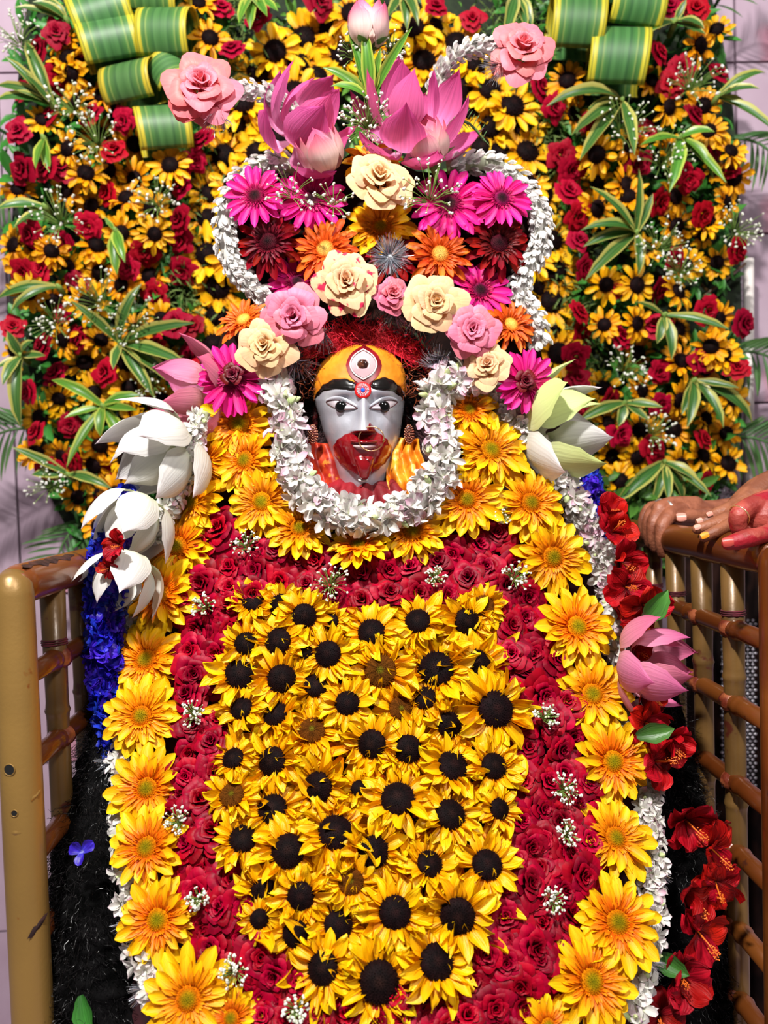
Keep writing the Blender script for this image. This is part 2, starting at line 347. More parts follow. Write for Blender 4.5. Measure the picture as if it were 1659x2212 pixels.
# ------------------------------------------------------------------ mesh helpers
class MB:
    def __init__(s):
        s.v, s.f, s.uv, s.mi = [], [], [], []

    def grid(s, pts, nu, nv, mi=0, uvs=None, flip=False):
        """pts row-major: (nv+1) rows of (nu+1)"""
        b = len(s.v)
        s.v += pts
        for j in range(nv + 1):
            for i in range(nu + 1):
                s.uv.append(uvs[j * (nu + 1) + i] if uvs else (i / nu, j / nv))
        w = nu + 1
        for j in range(nv):
            for i in range(nu):
                q = (b + j * w + i, b + j * w + i + 1, b + (j + 1) * w + i + 1, b + (j + 1) * w + i)
                s.f.append(q[::-1] if flip else q)
                s.mi.append(mi)
        return s

    def tube(s, pts, rad, n=8, mi=0, caps=True):
        pts = [Vector(p) for p in pts]
        if not hasattr(rad, '__len__'):
            rad = [rad] * len(pts)
        b = len(s.v)
        up = None
        for k, p in enumerate(pts):
            t = (pts[min(k + 1, len(pts) - 1)] - pts[max(k - 1, 0)]).normalized()
            if up is None:
                up = t.orthogonal().normalized()
            up = (up - t * up.dot(t))
            up = up.normalized() if up.length > 1e-6 else t.orthogonal().normalized()
            sd = t.cross(up)
            for i in range(n):
                a = 2 * math.pi * i / n
                s.v.append(p + (up * math.cos(a) + sd * math.sin(a)) * rad[k])
                s.uv.append((i / n, k / max(1, len(pts) - 1)))
        for k in range(len(pts) - 1):
            for i in range(n):
                j = (i + 1) % n
                s.f.append((b + k * n + i, b + k * n + j, b + (k + 1) * n + j, b + (k + 1) * n + i))
                s.mi.append(mi)
        if caps:
            s.f.append(tuple(b + i for i in range(n))[::-1]); s.mi.append(mi)
            e = b + (len(pts) - 1) * n
            s.f.append(tuple(e + i for i in range(n))); s.mi.append(mi)
        return s

    def ball(s, c, r, n=8, m=5, mi=0, sc=(1, 1, 1), rot=None):
        c = Vector(c)
        pts, uvs = [], []
        for j in range(m + 1):
            t = math.pi * j / m
            for i in range(n + 1):
                a = 2 * math.pi * i / n
                q = Vector((math.sin(t) * math.cos(a) * sc[0], math.sin(t) * math.sin(a) * sc[1], -math.cos(t) * sc[2])) * r
                if rot:
                    q = rot @ q
                pts.append(c + q)
                uvs.append((i / n, j / m))
        return s.grid(pts, n, m, mi, uvs)

    def lathe(s, prof, n=16, mi=0, uvv=None):
        """prof list of (r, z) around Z"""
        pts, uvs = [], []
        for k, (r, z) in enumerate(prof):
            for i in range(n + 1):
                a = 2 * math.pi * i / n
                pts.append(Vector((r * math.cos(a), r * math.sin(a), z)))
                uvs.append((i / n, uvv[k] if uvv else k / (len(prof) - 1)))
        return s.grid(pts, n, len(prof) - 1, mi, uvs)

    def box(s, lo, hi, mi=0):
        b = len(s.v)
        for x in (lo[0], hi[0]):
            for y in (lo[1], hi[1]):
                for z in (lo[2], hi[2]):
                    s.v.append(Vector((x, y, z))); s.uv.append((0.5, 0.5))
        for q in ((0, 1, 3, 2), (4, 6, 7, 5), (0, 4, 5, 1), (2, 3, 7, 6), (0, 2, 6, 4), (1, 5, 7, 3)):
            s.f.append(tuple(b + i for i in q)); s.mi.append(mi)
        return s

    def add(s, o, mat=None, mi=None):
        b = len(s.v)
        s.v += [mat @ p for p in o.v] if mat else list(o.v)
        s.uv += o.uv
        s.f += [tuple(b + i for i in q) for q in o.f]
        s.mi += o.mi if mi is None else [mi] * len(o.f)
        return s

    def mesh(s, name, mats, smooth=True):
        me = bpy.data.meshes.new(name)
        me.from_pydata([tuple(p) for p in s.v], [], s.f)
        if not isinstance(mats, (list, tuple)):
            mats = [mats]
        for m in mats:
            me.materials.append(M[m] if isinstance(m, str) else m)
        if len(mats) > 1:
            me.polygons.foreach_set('material_index', s.mi)
        uvl = me.uv_layers.new(name='UVMap')
        li = np.empty(len(me.loops), dtype=np.int32)
        me.loops.foreach_get('vertex_index', li)
        arr = np.array(s.uv, dtype=np.float32)[li]
        uvl.data.foreach_set('uv', arr.ravel())
        if smooth:
            me.polygons.foreach_set('use_smooth', [True] * len(me.polygons))
        me.update()
        return me


def link(name, data, parent=None, mat=None, kind=None):
    o = bpy.data.objects.new(name, data)
    COL.objects.link(o)
    if parent is not None:
        o.parent = parent
    if mat is not None:
        o.matrix_basis = mat
    if kind:
        o['kind'] = kind
    return o


def tag(o, label, cat, group=None):
    o['label'] = label
    o['category'] = cat
    if group:
        o['group'] = group
    return o


def frame(n, up=None, roll=0.0):
    """rotation taking +Z to n, then spun by roll about it"""
    n = Vector(n).normalized()
    q = Vector((0, 0, 1)).rotation_difference(n)
    return q.to_matrix().to_4x4() @ Matrix.Rotation(roll, 4, 'Z')


def place(p, n, size, roll=0.0):
    return Matrix.Translation(p) @ frame(n, None, roll) @ Matrix.Scale(size, 4)


def aim(p, d, side, size=1.0):
    """+X along d, +Z as near side as can be (for petals, leaves)"""
    x = Vector(d).normalized()
    z = Vector(side)
    z = (z - x * z.dot(x))
    z = z.normalized() if z.length > 1e-5 else x.orthogonal().normalized()
    y = z.cross(x)
    m = Matrix((x, y, z)).transposed().to_4x4()
    return Matrix.Translation(p) @ m @ Matrix.Scale(size, 4)


def lerp_list(tab, x):
    if x <= tab[0][0]:
        return tab[0][1]
    for (a, va), (b, vb) in zip(tab, tab[1:]):
        if x <= b:
            t = (x - a) / (b - a)
            return va + (vb - va) * t
    return tab[-1][1]


def smooth_list(tab, x):
    if x <= tab[0][0]:
        return tab[0][1]
    for (a, va), (b, vb) in zip(tab, tab[1:]):
        if x <= b:
            t = (x - a) / (b - a)
            t = t * t * (3 - 2 * t)
            return va + (vb - va) * t
    return tab[-1][1]


def spline(pts, n):
    """Catmull-Rom through tuples of any length"""
    out = []
    k = len(pts)
    for i in range(k - 1):
        p0, p1, p2, p3 = pts[max(i - 1, 0)], pts[i], pts[i + 1], pts[min(i + 2, k - 1)]
        for s in range(n):
            t = s / n
            out.append(tuple(0.5 * ((2 * b) + (-a + c) * t + (2 * a - 5 * b + 4 * c - d) * t * t + (-a + 3 * b - 3 * c + d) * t ** 3)
                             for a, b, c, d in zip(p0, p1, p2, p3)))
    out.append(tuple(pts[-1]))
    return out


PROFILE_RAY = [(0, .35), (.2, .6), (.55, 1.0), (.8, .92), (.93, .6), (1, .12)]
PROFILE_SUN = [(0, .35), (.2, .75), (.45, 1.0), (.7, .85), (.9, .45), (1, .05)]
PROFILE_LEAF = [(0, .25), (.15, .6), (.45, 1.0), (.75, .72), (.92, .3), (1, .03)]
PROFILE_LOTUS = [(0, .25), (.2, .62), (.5, 1.0), (.75, .95), (.92, .55), (1, .08)]
PROFILE_ROUND = [(0, .2), (.3, .7), (.65, 1.0), (.9, .8), (1, .35)]


def petal(L, W, prof=PROFILE_RAY, a0=0.0, curl=0.0, cup=0.2, rip=0.0, twist=0.0, nu=4, nv=7, rs=None, bend=0.0, groove=0.0, curl_pow=1.0):
    """petal growing along +X from the origin, its face towards +Z"""
    rs = rs or rng
    ph = [rs.uniform(0, 6.28) for _ in range(4)]
    pts = []
    x = z = 0.0
    yb = 0.0
    for j in range(nv + 1):
        v = j / nv
        if j:
            a = a0 + curl * (v ** curl_pow)
            x += math.cos(a) * L / nv
            z += math.sin(a) * L / nv
            yb += bend * v * L / nv
        a = a0 + curl * (v ** curl_pow)
        w = smooth_list(prof, v) * W / 2
        tw = twist * v
        for i in range(nu + 1):
            u = i / nu * 2 - 1
            ly = u * w
            lz = cup * w * u * u * 2 + groove * w * math.cos(u * math.pi * 2)
            lz += rip * W * (math.sin(v * 7 + ph[0] + u * 2) * .5 + math.sin(u * 5 + ph[1] + v * 4) * .6) * (0.2 + v)
            yy = ly * math.cos(tw) - lz * math.sin(tw)
            zz = ly * math.sin(tw) + lz * math.cos(tw)
            pts.append(Vector((x - math.sin(a) * zz, yb + yy, z + math.cos(a) * zz)))
    mb = MB()
    return mb.grid(pts, nu, nv)


def rotz(a):
    return Matrix.Rotation(a, 4, 'Z')


ORD = ['first', 'second', 'third', 'fourth', 'fifth', 'sixth', 'seventh', 'eighth', 'ninth', 'tenth', 'eleventh', 'twelfth', 'thirteenth',
       'fourteenth', 'fifteenth', 'sixteenth', 'seventeenth', 'eighteenth', 'nineteenth', 'twentieth'] + ['twenty-' + w for w in
       ('first', 'second', 'third', 'fourth', 'fifth', 'sixth', 'seventh', 'eighth', 'ninth')] + ['thirtieth'] + ['thirty-' + w for w in
       ('first', 'second', 'third', 'fourth', 'fifth', 'sixth', 'seventh', 'eighth', 'ninth')]


def row_labels(items, rowh, text):
    """items [(px, py)] -> labels that say row from the top and place in the row"""
    order = sorted(range(len(items)), key=lambda i: items[i][1])
    rows, cur, y0 = [], [], None
    for i in order:
        if y0 is None or items[i][1] - y0 <= rowh:
            if y0 is None:
                y0 = items[i][1]
            cur.append(i)
        else:
            rows.append(cur); cur = [i]; y0 = items[i][1]
    rows.append(cur)
    out = [None] * len(items)
    for r, row in enumerate(rows):
        row.sort(key=lambda i: items[i][0])
        for c, i in enumerate(row):
            where = 'alone' if len(row) == 1 else ('leftmost' if c == 0 else 'rightmost' if c == len(row) - 1 else ORD[c] + ' from left')
            out[i] = text % (ORD[r], where)
    return out


# ------------------------------------------------------------------ the drape's form (a tilted, rounded chest front)
def hw(py):
    return lerp_list([(860, 400), (1000, 440), (1150, 485), (1500, 560), (1900, 600), (2212, 590)], py)


def D(px, py):
    d = lerp_list([(700, 1.19), (900, 1.155), (1150, 1.11), (1500, 1.00), (1900, .875), (2300, .775)], py)
    u = (px - 815) / hw(py)
    return d + 0.02 * u * u + 0.05 * u ** 4


def surf(px, py, lift=0.0):
    e = 12.0
    p = P(px, py, D(px, py))
    a = P(px + e, py, D(px + e, py)) - P(px - e, py, D(px - e, py))
    b = P(px, py - e, D(px, py - e)) - P(px, py + e, D(px, py + e))
    n = a.cross(b).normalized()
    if n.y > 0:
        n = -n
    return p + n * lift, n


# ------------------------------------------------------------------ setting: tiled wall, floor
WALL_Y = 1.92
wb = MB().box((-2.4, WALL_Y + .012, 0), (2.4, WALL_Y + .1, 3.4))
wall = link('wall_back', wb.mesh('wall_back', 'grout', False), kind='structure')
tw, thh = .60, .42
tb = MB().box((-tw / 2 + .003, -.012, -thh / 2 + .003), (tw / 2 - .003, .012, thh / 2 - .003)).mesh('tile', 'wall', False)
for i in range(-4, 5):
    for j in range(8):
        x = i * tw + .06
        z = .21 + j * thh
        if abs(x) > 2.1:
            continue
        link('tile', tb, wall, Matrix.Translation((x, WALL_Y + rng.uniform(0, .002), z)))
fl = link('floor', MB().box((-2.4, -.6, -.05), (2.4, WALL_Y + .1, 0)).mesh('floor', 'floor', False), kind='structure')

# ------------------------------------------------------------------ the idol: body form, head
mb = MB()
nx, ny = 40, 50
pts = []
for j in range(ny + 1):
    py = 870 + (2420 - 870) * j / ny
    for i in range(nx + 1):
        u = -1.02 + 2.04 * i / nx
        px = 815 + u * hw(py)
        p, n = surf(px, py, -.028)
        pts.append(p)
mb.grid(pts, nx, ny)
back = [Vector((p.x * .97, 1.36, p.z)) for p in pts]
mb.grid(back, nx, ny, flip=True)
w = nx + 1
b0 = (nx + 1) * (ny + 1)
for j in range(ny):
    for i in (0, nx):
        a, b = j * w + i, (j + 1) * w + i
        mb.f.append((a, b, b0 + b, b0 + a)); mb.mi.append(0)
for i in range(nx):
    for j in (0, ny):
        a, b = j * w + i, j * w + i + 1
        mb.f.append((a, b, b0 + b, b0 + a)); mb.mi.append(0)
zlow = min(p.z for p in pts)
body = link('idol_torso', mb.mesh('idol_torso', 'cloth_dark'))
tag(body, 'maroon cloth form under the flower drape, seen in gaps between flowers', 'statue body')
ped = link('pedestal', MB().box((-.26, .86, 0), (.30, 1.34, zlow + .02)).mesh('pedestal', 'cloth_dark', False), body)

FY = 1.165   # depth of the plane the face profile starts from
FX0, FY0 = 785.0, 900.0
WL = [(745, 30), (752, 48), (765, 72), (785, 93), (810, 105), (830, 108), (864, 107), (897, 96), (934, 86), (967, 74), (1000, 64), (1040, 54), (1060, 50)]
WR = [(745, 28), (752, 44), (765, 66), (785, 84), (810, 91), (830, 92), (864, 90), (905, 84), (938, 79), (967, 72), (998, 63), (1028, 57), (1060, 52)]


def gs(x, s):
    return math.exp(-(x / s) ** 2)


def face_fwd(x, py):
    """how far the face stands out, in photo pixels at the face's depth; x from the nose line"""
    w = lerp_list(WR, py) if x >= 0 else lerp_list(WL, py)
    q = min(1.0, abs(x) / w)
    dm = lerp_list([(745, 34), (760, 62), (790, 86), (830, 98), (880, 98), (950, 92), (1000, 82), (1045, 72), (1060, 66)], py)
    f = dm * math.sqrt(max(0.0, 1 - q ** 2.3))
    y = py
    # sockets, cheeks
    for sx in (-1, 1):
        f -= 9 * gs(x - sx * 44, 26) * gs(y - 866, 13)
        f += 5 * gs(x - sx * 46, 22) * gs(y - 882, 10)
        f += 5 * gs(x - sx * 45, 24) * gs(y - 918, 20)
        f += 5 * gs(x - sx * 42, 34) * gs(y - 846, 10)
    # nose
    if 840 < y < 945:
        t = (y - 845) / (932 - 845)
        h = 9 + 34 * max(0, min(1, t)) ** 1.1
        s = 10 + 8 * max(0, min(1, t)) ** 1.6
        if y > 931:
            h *= max(0, 1 - (y - 931) / 5) ** .7
        if y < 850:
            h *= (y - 840) / 10
        f += h * math.exp(-abs(x / s) ** 2.4)
        f += (7 if y < 931 else 7 * max(0, 1 - (y - 931) / 6)) * max(0, t) ** 3 * (gs(x - 17, 8) + gs(x + 17, 8)) if t < 1.3 else 0
    f += 8 * gs(x, 34) * gs(y - 955, 22) + 6 * gs(x, 30) * gs(y - 1010, 18)
    return f


def face_p(x, py, off=0.0):
    return P(FX0 + x, py, FY - (face_fwd(x, py) + off) * S(FY))


head = link('silver_idol', None)
head.location = P(FX0, 1060, FY)
tag(head, 'silver goddess face with orange forehead, black brows, red mouth and third eye', 'statue head')
HINV = Matrix.Translation(-head.location)


def head_part(name, mb, mat, parent=None, smooth=True, label=None):
    o = link(name, mb.mesh(name, mat, smooth), parent or head, HINV if parent is None else None)
    if label:
        o['label'] = label
    return o


mb = MB()
nu, nv = 90, 130
pts = []
for j in range(nv + 1):
    py = 745 + (1058 - 745) * j / nv
    wl, wr = lerp_list(WL, py), lerp_list(WR, py)
    for i in range(nu + 1):
        a = (-1 + 2 * i / nu) * R90
        x = math.sin(a) * (wr if a > 0 else wl)
        pts.append(face_p(x, py))
mb.grid(pts, nu, nv, flip=True)
# the back of the head, so that it is solid
bpts = []
for j in range(nv + 1):
    py = 745 + (1058 - 745) * j / nv
    wl, wr = lerp_list(WL, py), lerp_list(WR, py)
    for i in range(nu + 1):
        a = (-1 + 2 * i / nu) * R90
        x = math.sin(a) * (wr if a > 0 else wl)
        bpts.append(P(FX0 + x, py, FY) + Vector((0, 1, 0)) * (70 * math.cos(a) * S(FY)))
mb.grid(bpts, nu, nv)
head_part('face', mb, 'silver', label='polished silver face')


def strip_cols(x0, x1, top, bot, nu, nv, off, mat, name, dome=0.0, label=None, edge=1.6):
    """patch on the face between two curves given per column"""
    pts = []
    for j in range(nv + 1):
        t = j / nv
        for i in range(nu + 1):
            x = x0 + (x1 - x0) * i / nu
            a, b = smooth_list(top, x), smooth_list(bot, x)
            e = min(1, min(t, 1 - t) * 2 * edge, min(i / nu, 1 - i / nu) * 2 * 3)
            pts.append(face_p(x, a + (b - a) * t, off * min(1, e * 2) - .6 + dome * math.sin(math.pi * t) ** .6))
    return head_part(name, MB().grid(pts, nu, nv, flip=True), mat, label=label)


def strip_rows(y0, y1, left, right, nu, nv, offf, mat, name, label=None):
    pts = []
    for j in range(nv + 1):
        py = y0 + (y1 - y0) * j / nv
        a, b = smooth_list(left, py), smooth_list(right, py)
        for i in range(nu + 1):
            t = i / nu
            pts.append(face_p(a + (b - a) * t, py, offf(t * 2 - 1, j / nv)))
    return head_part(name, MB().grid(pts, nu, nv, flip=True), mat, label=label)


# orange forehead: columns follow the head outline
pts = []
nu, nv = 70, 34
for j in range(nv + 1):
    t = j / nv
    for i in range(nu + 1):
        a = (-1 + 2 * i / nu) * R90
        sx = math.sin(a)
        x = sx * (92 if sx > 0 else 108)
        bot = smooth_list([(-108, 866), (-100, 850), (-85, 832), (-62, 822), (-40, 821), (-22, 828), (0, 834), (22, 826), (45, 818), (62, 824), (78, 836), (88, 848), (92, 862)], x)
        # top: first py where |x| fits the outline
        tp = 745
        while tp < 830 and (lerp_list(WR, tp) if x > 0 else lerp_list(WL, tp)) < abs(x) - .01:
            tp += 1
        py = tp + (bot - tp) * t
        pts.append(face_p(x, py, 1.6 + 1.0 * noise.noise((x * .05, py * .05, 3)) - (1.8 if t > .97 else 0)))
head_part('forehead_paste', MB().grid(pts, nu, nv, flip=True), 'orange_paste', label='orange turmeric paste over the forehead')
strip_cols(-107, -14, [(-107, 862), (-100, 846), (-85, 829), (-62, 818), (-40, 816), (-25, 822), (-14, 830)],
           [(-107, 871), (-100, 856), (-85, 845), (-60, 842), (-40, 843), (-25, 845), (-14, 841)], 40, 10, 3.2, 'black_paint', 'eyebrow', 1.5)
strip_cols(16, 91, [(16, 826), (28, 818), (45, 813), (62, 818), (78, 832), (91, 858)],
           [(16, 838), (28, 843), (45, 845), (62, 846), (78, 856), (91, 868)], 40, 10, 3.2, 'black_paint', 'eyebrow', 1.5)

# third eye: dark red surround, pearl leaf shape with raised rim, round brown stone
def leaf_shape(cx, cy, hwid, hh, off, n=28, m=6, dome=0.0):
    pts = []
    for j in range(m + 1):
        r = j / m
        for i in range(n + 1):
            a = 2 * math.pi * i / n
            s = math.sin(a)
            c = math.cos(a)
            x = hwid * c * (1 - .18 * abs(s)) if True else 0
            y = hh * s * (1 - .0 * abs(c))
            # pointed ends
            x *= (1 - abs(s) ** 6)
            pts.append(face_p(cx + x * r, cy + y * r, off + dome * (1 - r * r)))
    return MB().grid(pts, n, m, flip=True)


def leaf_rim(cx, cy, hwid, hh, off, rad):
    pts = []
    n = 44
    for i in range(n + 1):
        a = 2 * math.pi * i / n
        s, c = math.sin(a), math.cos(a)
        pts.append(face_p(cx + hwid * c * (1 - .18 * abs(s)) * (1 - abs(s) ** 6), cy + hh * s, off))
    return MB().tube(pts, rad * S(FY), 6)


mb = leaf_shape(1, 789, 39, 45, 4.0, dome=2)
strip_rows(806, 838, [(806, -30), (822, -22), (838, -14)], [(806, 30), (822, 24), (838, 15)], 12, 8, lambda u, v: 3.6 * (1 - abs(u) ** 4), 'red_dark', 'third_eye_base', label='dark red paint between the brows')
te = head_part('third_eye', mb, 'red_dark', label='leaf-shaped third eye on the forehead')
te_in = head_part('eye_shell', leaf_shape(0, 787, 27, 30, 7.2, dome=1.5), 'pearl', te)
head_part('rim', leaf_rim(0, 787, 29, 33, 7.5, 1.5), 'white_enamel', te)
c = face_p(-1, 788, 9)
mb = MB().lathe([(0, .2), (.5, .35), (.9, .2), (1.0, 0), (1.05, -.3)], 20)
m4 = Matrix.Translation(c) @ frame((0, -1, .05)) @ Matrix.Scale(11 * S(FY), 4)
head_part('stone', MB().add(mb, m4), 'gem_brown', te)
head_part('stone_ring', MB().tube([m4 @ Vector((1.18 * math.cos(a), 1.18 * math.sin(a), .05)) for a in np.linspace(0, 2 * math.pi, 25)], 1.6 * S(FY), 6), 'white_enamel', te)
# bindi
c = face_p(-1, 843, 6.5)
m4 = Matrix.Translation(c) @ frame((0, -1, .08)) @ Matrix.Scale(17 * S(FY), 4)
bd = head_part('bindi', MB().add(MB().lathe([(0, .12), (.8, .12), (1.0, .02), (1.0, -.3)], 28), m4), 'bindi', label='red felt bindi with rhinestone rings')
mb = MB()
for ring, k in ((.40, 12), (.56, 18), (.68, 22)):
    for i in range(k):
        a = 2 * math.pi * i / k
        mb.ball(m4 @ Vector((ring * math.cos(a), ring * math.sin(a), .16)), 1.15 * S(FY), 6, 4)
o = head_part('rhinestones', mb, 'bead_white', bd)
o['kind'] = 'stuff'
head_part('blue_stone', MB().ball(m4 @ Vector((0, 0, .14)), 4.6 * S(FY), 10, 6, sc=(1, .5, 1)), 'blue_gem', bd)

# eyes
for (cx_, inner, outer, iris) in ((-48, -13, -81, -48), (44, 13, 74, 44)):
    lo, hi = min(inner, outer), max(inner, outer)
    yc_in, yc_out = 882, 869
    def ey(x, up):
        t = (x - lo) / (hi - lo)
        ti = t if inner > outer else 1 - t       # 0 at the outer corner, 1 at the inner one
        base = yc_out + (yc_in - yc_out) * ti
        return base + (-9.5 if up else 9.5) * math.sin(math.pi * ti ** .85) ** .9
    pts = []
    for j in range(9):
        for i in range(25):
            x = lo + (hi - lo) * i / 24
            y = ey(x, True) + (ey(x, False) - ey(x, True)) * j / 8
            pts.append(face_p(x, y, 1.2 + 3 * math.sin(math.pi * j / 8) * math.sin(math.pi * i / 24)))
    eye = head_part('eye', MB().grid(pts, 24, 8, flip=True), 'eye_white')
    c = face_p(iris, 879, 1.0)
    head_part('iris', MB().ball(c, 12.5 * S(FY), 20, 12, sc=(1, .62, 1)), 'eye_black', eye)
    for up in (True, False):
        head_part('eye_line', MB().tube([face_p(lo + (hi - lo) * i / 24, ey(lo + (hi - lo) * i / 24, up), 2.2) for i in range(25)], .75 * S(FY), 5), 'line_dark', eye)
    # upper lid fold
    pts = []
    for j in range(6):
        for i in range(25):
            x = lo + (hi - lo) * i / 24
            y = ey(x, True) - 1 - (5 + 3 * math.sin(math.pi * i / 24)) * (1 - j / 5)
            pts.append(face_p(x, y, 1.0 + 3.4 * math.sin(math.pi * min(1, (j / 5) * .75 + .05))))
    head_part('eyelid', MB().grid(pts, 24, 5, flip=True), 'silver', eye)

# crimson paint round the mouth, lips, hanging tongue
ML = [(927, -8), (933, -25), (940, -44), (952, -59), (966, -67), (982, -64), (998, -54), (1012, -38), (1022, -22), (1029, -6)]
MR = [(918, 0), (927, 14), (933, 30), (940, 42), (952, 55), (966, 62), (982, 60), (998, 50), (1012, 36), (1022, 22), (1029, 6)]


def mouth_off(u, v):
    e = max(0, 1 - abs(u) ** 5) * min(1, v * 9) * min(1, (1 - v) * 9)
    return -1.0 + 8 * e ** .5 * min(1, .25 + v * 3.5) + 16 * math.sin(math.pi * v) ** .9 * (1 - abs(u) ** 2.6) * min(1, v * 4)


strip_rows(928, 1030, ML, MR, 40, 44, mouth_off, 'red_paint', 'mouth_paint', label='glossy crimson paint round the mouth')
strip_cols(8, 28, [(8, 926), (14, 912), (20, 918), (28, 930)], [(8, 932), (28, 934)], 10, 8, 4.5, 'red_paint', 'nostril_paint', 1.0)
for (y0, y1, o0, o1, mt, nm) in ((950, 960, -30, 32, 'red_paint', 'upper_lip'), (960, 972, -23, 28, 'lip', 'lower_lip')):
    pts = []
    for j in range(9):
        for i in range(31):
            t = i / 30
            x = o0 + (o1 - o0) * t
            e = math.sin(math.pi * t) ** .6
            ym = (y0 + y1) / 2 + 2.5 * (abs(t * 2 - 1) ** 2) * (-1)
            y = ym + (y1 - y0) / 2 * e * (j / 4 - 1)
            v = (py - 928) / 102
            pts.append(face_p(x, y, 21.0 + 8.5 * math.sin(math.pi * j / 8) ** .7 * e))
    head_part(nm, MB().grid(pts, 30, 8, flip=True), mt)
TL = [(972, -14), (985, -25), (1000, -19), (1015, -14), (1028, -10), (1038, -4)]
TR = [(972, 14), (985, 28), (1000, 23), (1015, 19), (1028, 14), (1038, 8)]
tongue = strip_rows(974, 1038, TL, TR, 20, 26, lambda u, v: 9 + 19 * max(0, 1 - abs(u) ** 4) ** .5 * min(1, v * 2.2 + .35) * (1 - max(0, v - .93) * 8), 'red_paint', 'tongue', label='glossy crimson tongue hanging over the chin')
pts = [face_p(-11 + 4 * i, 1036 + 3 * math.sin(math.pi * i / 5), 18) for i in range(6)]
head_part('tongue_tip', MB().tube(pts, [1.2 * S(FY)] + [2.2 * S(FY)] * 4 + [1.2 * S(FY)], 7), 'white_enamel', tongue)
# nose ring with bead
c = face_p(17, 948, 34)
pts = []
for i in range(37):
    a = math.radians(118 + i * 10)
    pts.append(c + Vector((math.cos(a) * 25 * S(FY), -.004 * math.cos(a * 1) - .002, math.sin(a) * 24 * S(FY))))
nr = head_part('nose_ring', MB().tube(pts, 1.25 * S(FY), 6, caps=False), 'gold', label='thin gold nose ring')
head_part('ring_bead', MB().ball(face_p(44, 951, 30), 3.4 * S(FY), 8, 6), 'gold', nr)
# ears and beaded earrings
for sx, ex, ey_ in ((-1, 676, 938), (1, 884, 938)):
    c = P(ex - sx * 5, 905, FY + .015)
    mb = MB().ball(c, 15 * S(FY), 10, 8, sc=(.45, .7, 1.9))
    ear = head_part('ear', mb, 'earring_back')
    c = P(ex, ey_, FY - .03)
    er = head_part('earring', MB().ball(c, 20 * S(FY), 14, 8, sc=(.52, .22, 1.0)), 'earring_back', label='beaded copper earring')
    mb = MB()
    for ring, k in ((.15, 4), (.42, 10), (.68, 15), (.95, 20)):
        for i in range(k):
            a = 2 * math.pi * i / k
            mb.ball(c + Vector((math.cos(a) * ring * 10.4, -4.6 * math.sqrt(max(.05, 1 - ring * ring)), math.sin(a) * ring * 20)) * S(FY), 1.7 * S(FY), 6, 4)
    o = head_part('earring_beads', mb, 'copper', er)
    o['kind'] = 'stuff'


# ------------------------------------------------------------------ strands
def strands(n, sampler, width, seg=5, curl=.3, rs=None):
    rs = rs or random.Random(5)
    mb = MB()
    for _ in range(n):
        p, d, L = sampler(rs)
        d = Vector(d).normalized()
        side = d.orthogonal().normalized()
        side.rotate(Quaternion(d, rs.uniform(0, 6.28)))
        pts = []
        for k in range(seg + 1):
            pts.append(p - side * width / 2)
            pts.append(p + side * width / 2 * (1 if k < seg else .2))
            d = (d + Vector((rs.uniform(-1, 1), rs.uniform(-1, 1), rs.uniform(-1, 1))) * curl).normalized()
            p = p + d * (L / seg)
        mb.grid(pts, 1, seg)
    return mb


# hair mass behind and above the face, with vermilion powder and loose rust strands
hair = link('idol_hair', None)
hair.location = P(790, 800, 1.2)
tag(hair, 'tangled black hair around the silver face, dusted with red powder on top', 'hair')
HI2 = Matrix.Translation(-hair.location)
mb = MB()
n, m = 40, 24
pts = []
for j in range(m + 1):
    t = math.pi * j / m
    for i in range(n + 1):
        a = 2 * math.pi * i / n
        q = Vector((math.sin(t) * math.cos(a) * 165 * S(1.2), math.sin(t) * math.sin(a) * .05, -math.cos(t) * 150 * S(1.2)))
        q *= 1 + .08 * noise.noise(q * 30)
        pts.append(P(790, 840, 1.215) + q)
mb.grid(pts, n, m)
link('hair_mass', mb.mesh('hair_mass', 'hair'), hair, HI2)


def hs(rs):
    a = rs.uniform(0, 6.28)
    r = rs.uniform(.35, 1.0)
    p = P(790 + math.cos(a) * 160 * r, 835 + math.sin(a) * 150 * r, 1.185 - .03 * (1 - r))
    return p, (math.cos(a) + rs.uniform(-.8, .8), -.5 + rs.uniform(-.6, .3), -math.sin(a) + rs.uniform(-.8, .8)), rs.uniform(.02, .05)


o = link('hair_strands', strands(1500, hs, .0009, 5, .5).mesh('hair_strands', 'hair'), hair, HI2, 'stuff')
mb = MB()
pts = []
for j in range(13):
    for i in range(41):
        px = 655 + 275 * i / 40
        t = j / 12
        top = lerp_list([(655, 760), (700, 722), (760, 702), (820, 706), (880, 730), (930, 775)], px)
        bot = lerp_list([(655, 775), (700, 768), (740, 752), (785, 747), (830, 752), (865, 772), (930, 800)], px)
        py = top + (bot - top) * t
        d = 1.145 + .02 * abs((px - 790) / 140) ** 2 + .02 * (1 - t) + .010 * noise.noise((px * .04, py * .06, 0))
        pts.append(P(px, py, d))
mb.grid(pts, 40, 12)
link('red_powder', mb.mesh('red_powder', 'powder'), hair, HI2)['label'] = 'vermilion powder heaped on the hair'


def ps(rs):
    px = rs.uniform(655, 935)
    top = lerp_list([(655, 760), (700, 716), (760, 697), (820, 700), (880, 722), (935, 775)], px)
    py = rs.uniform(top, top + 52)
    return P(px, py, 1.142 + .02 * abs((px - 790) / 140) ** 2), (rs.uniform(-1, 1), -.3, rs.uniform(-.5, .8)), rs.uniform(.012, .035)


link('red_strands', strands(900, ps, .0008, 4, .6).mesh('red_strands', 'powder'), hair, HI2, 'stuff')


def bs_(rs):
    px, py = (rs.uniform(870, 935), rs.uniform(770, 860)) if rs.random() < .6 else (rs.uniform(640, 690), rs.uniform(760, 860))
    return P(px, py, 1.14), (rs.uniform(-1, 1), -.3, rs.uniform(-1, .3)), rs.uniform(.02, .045)


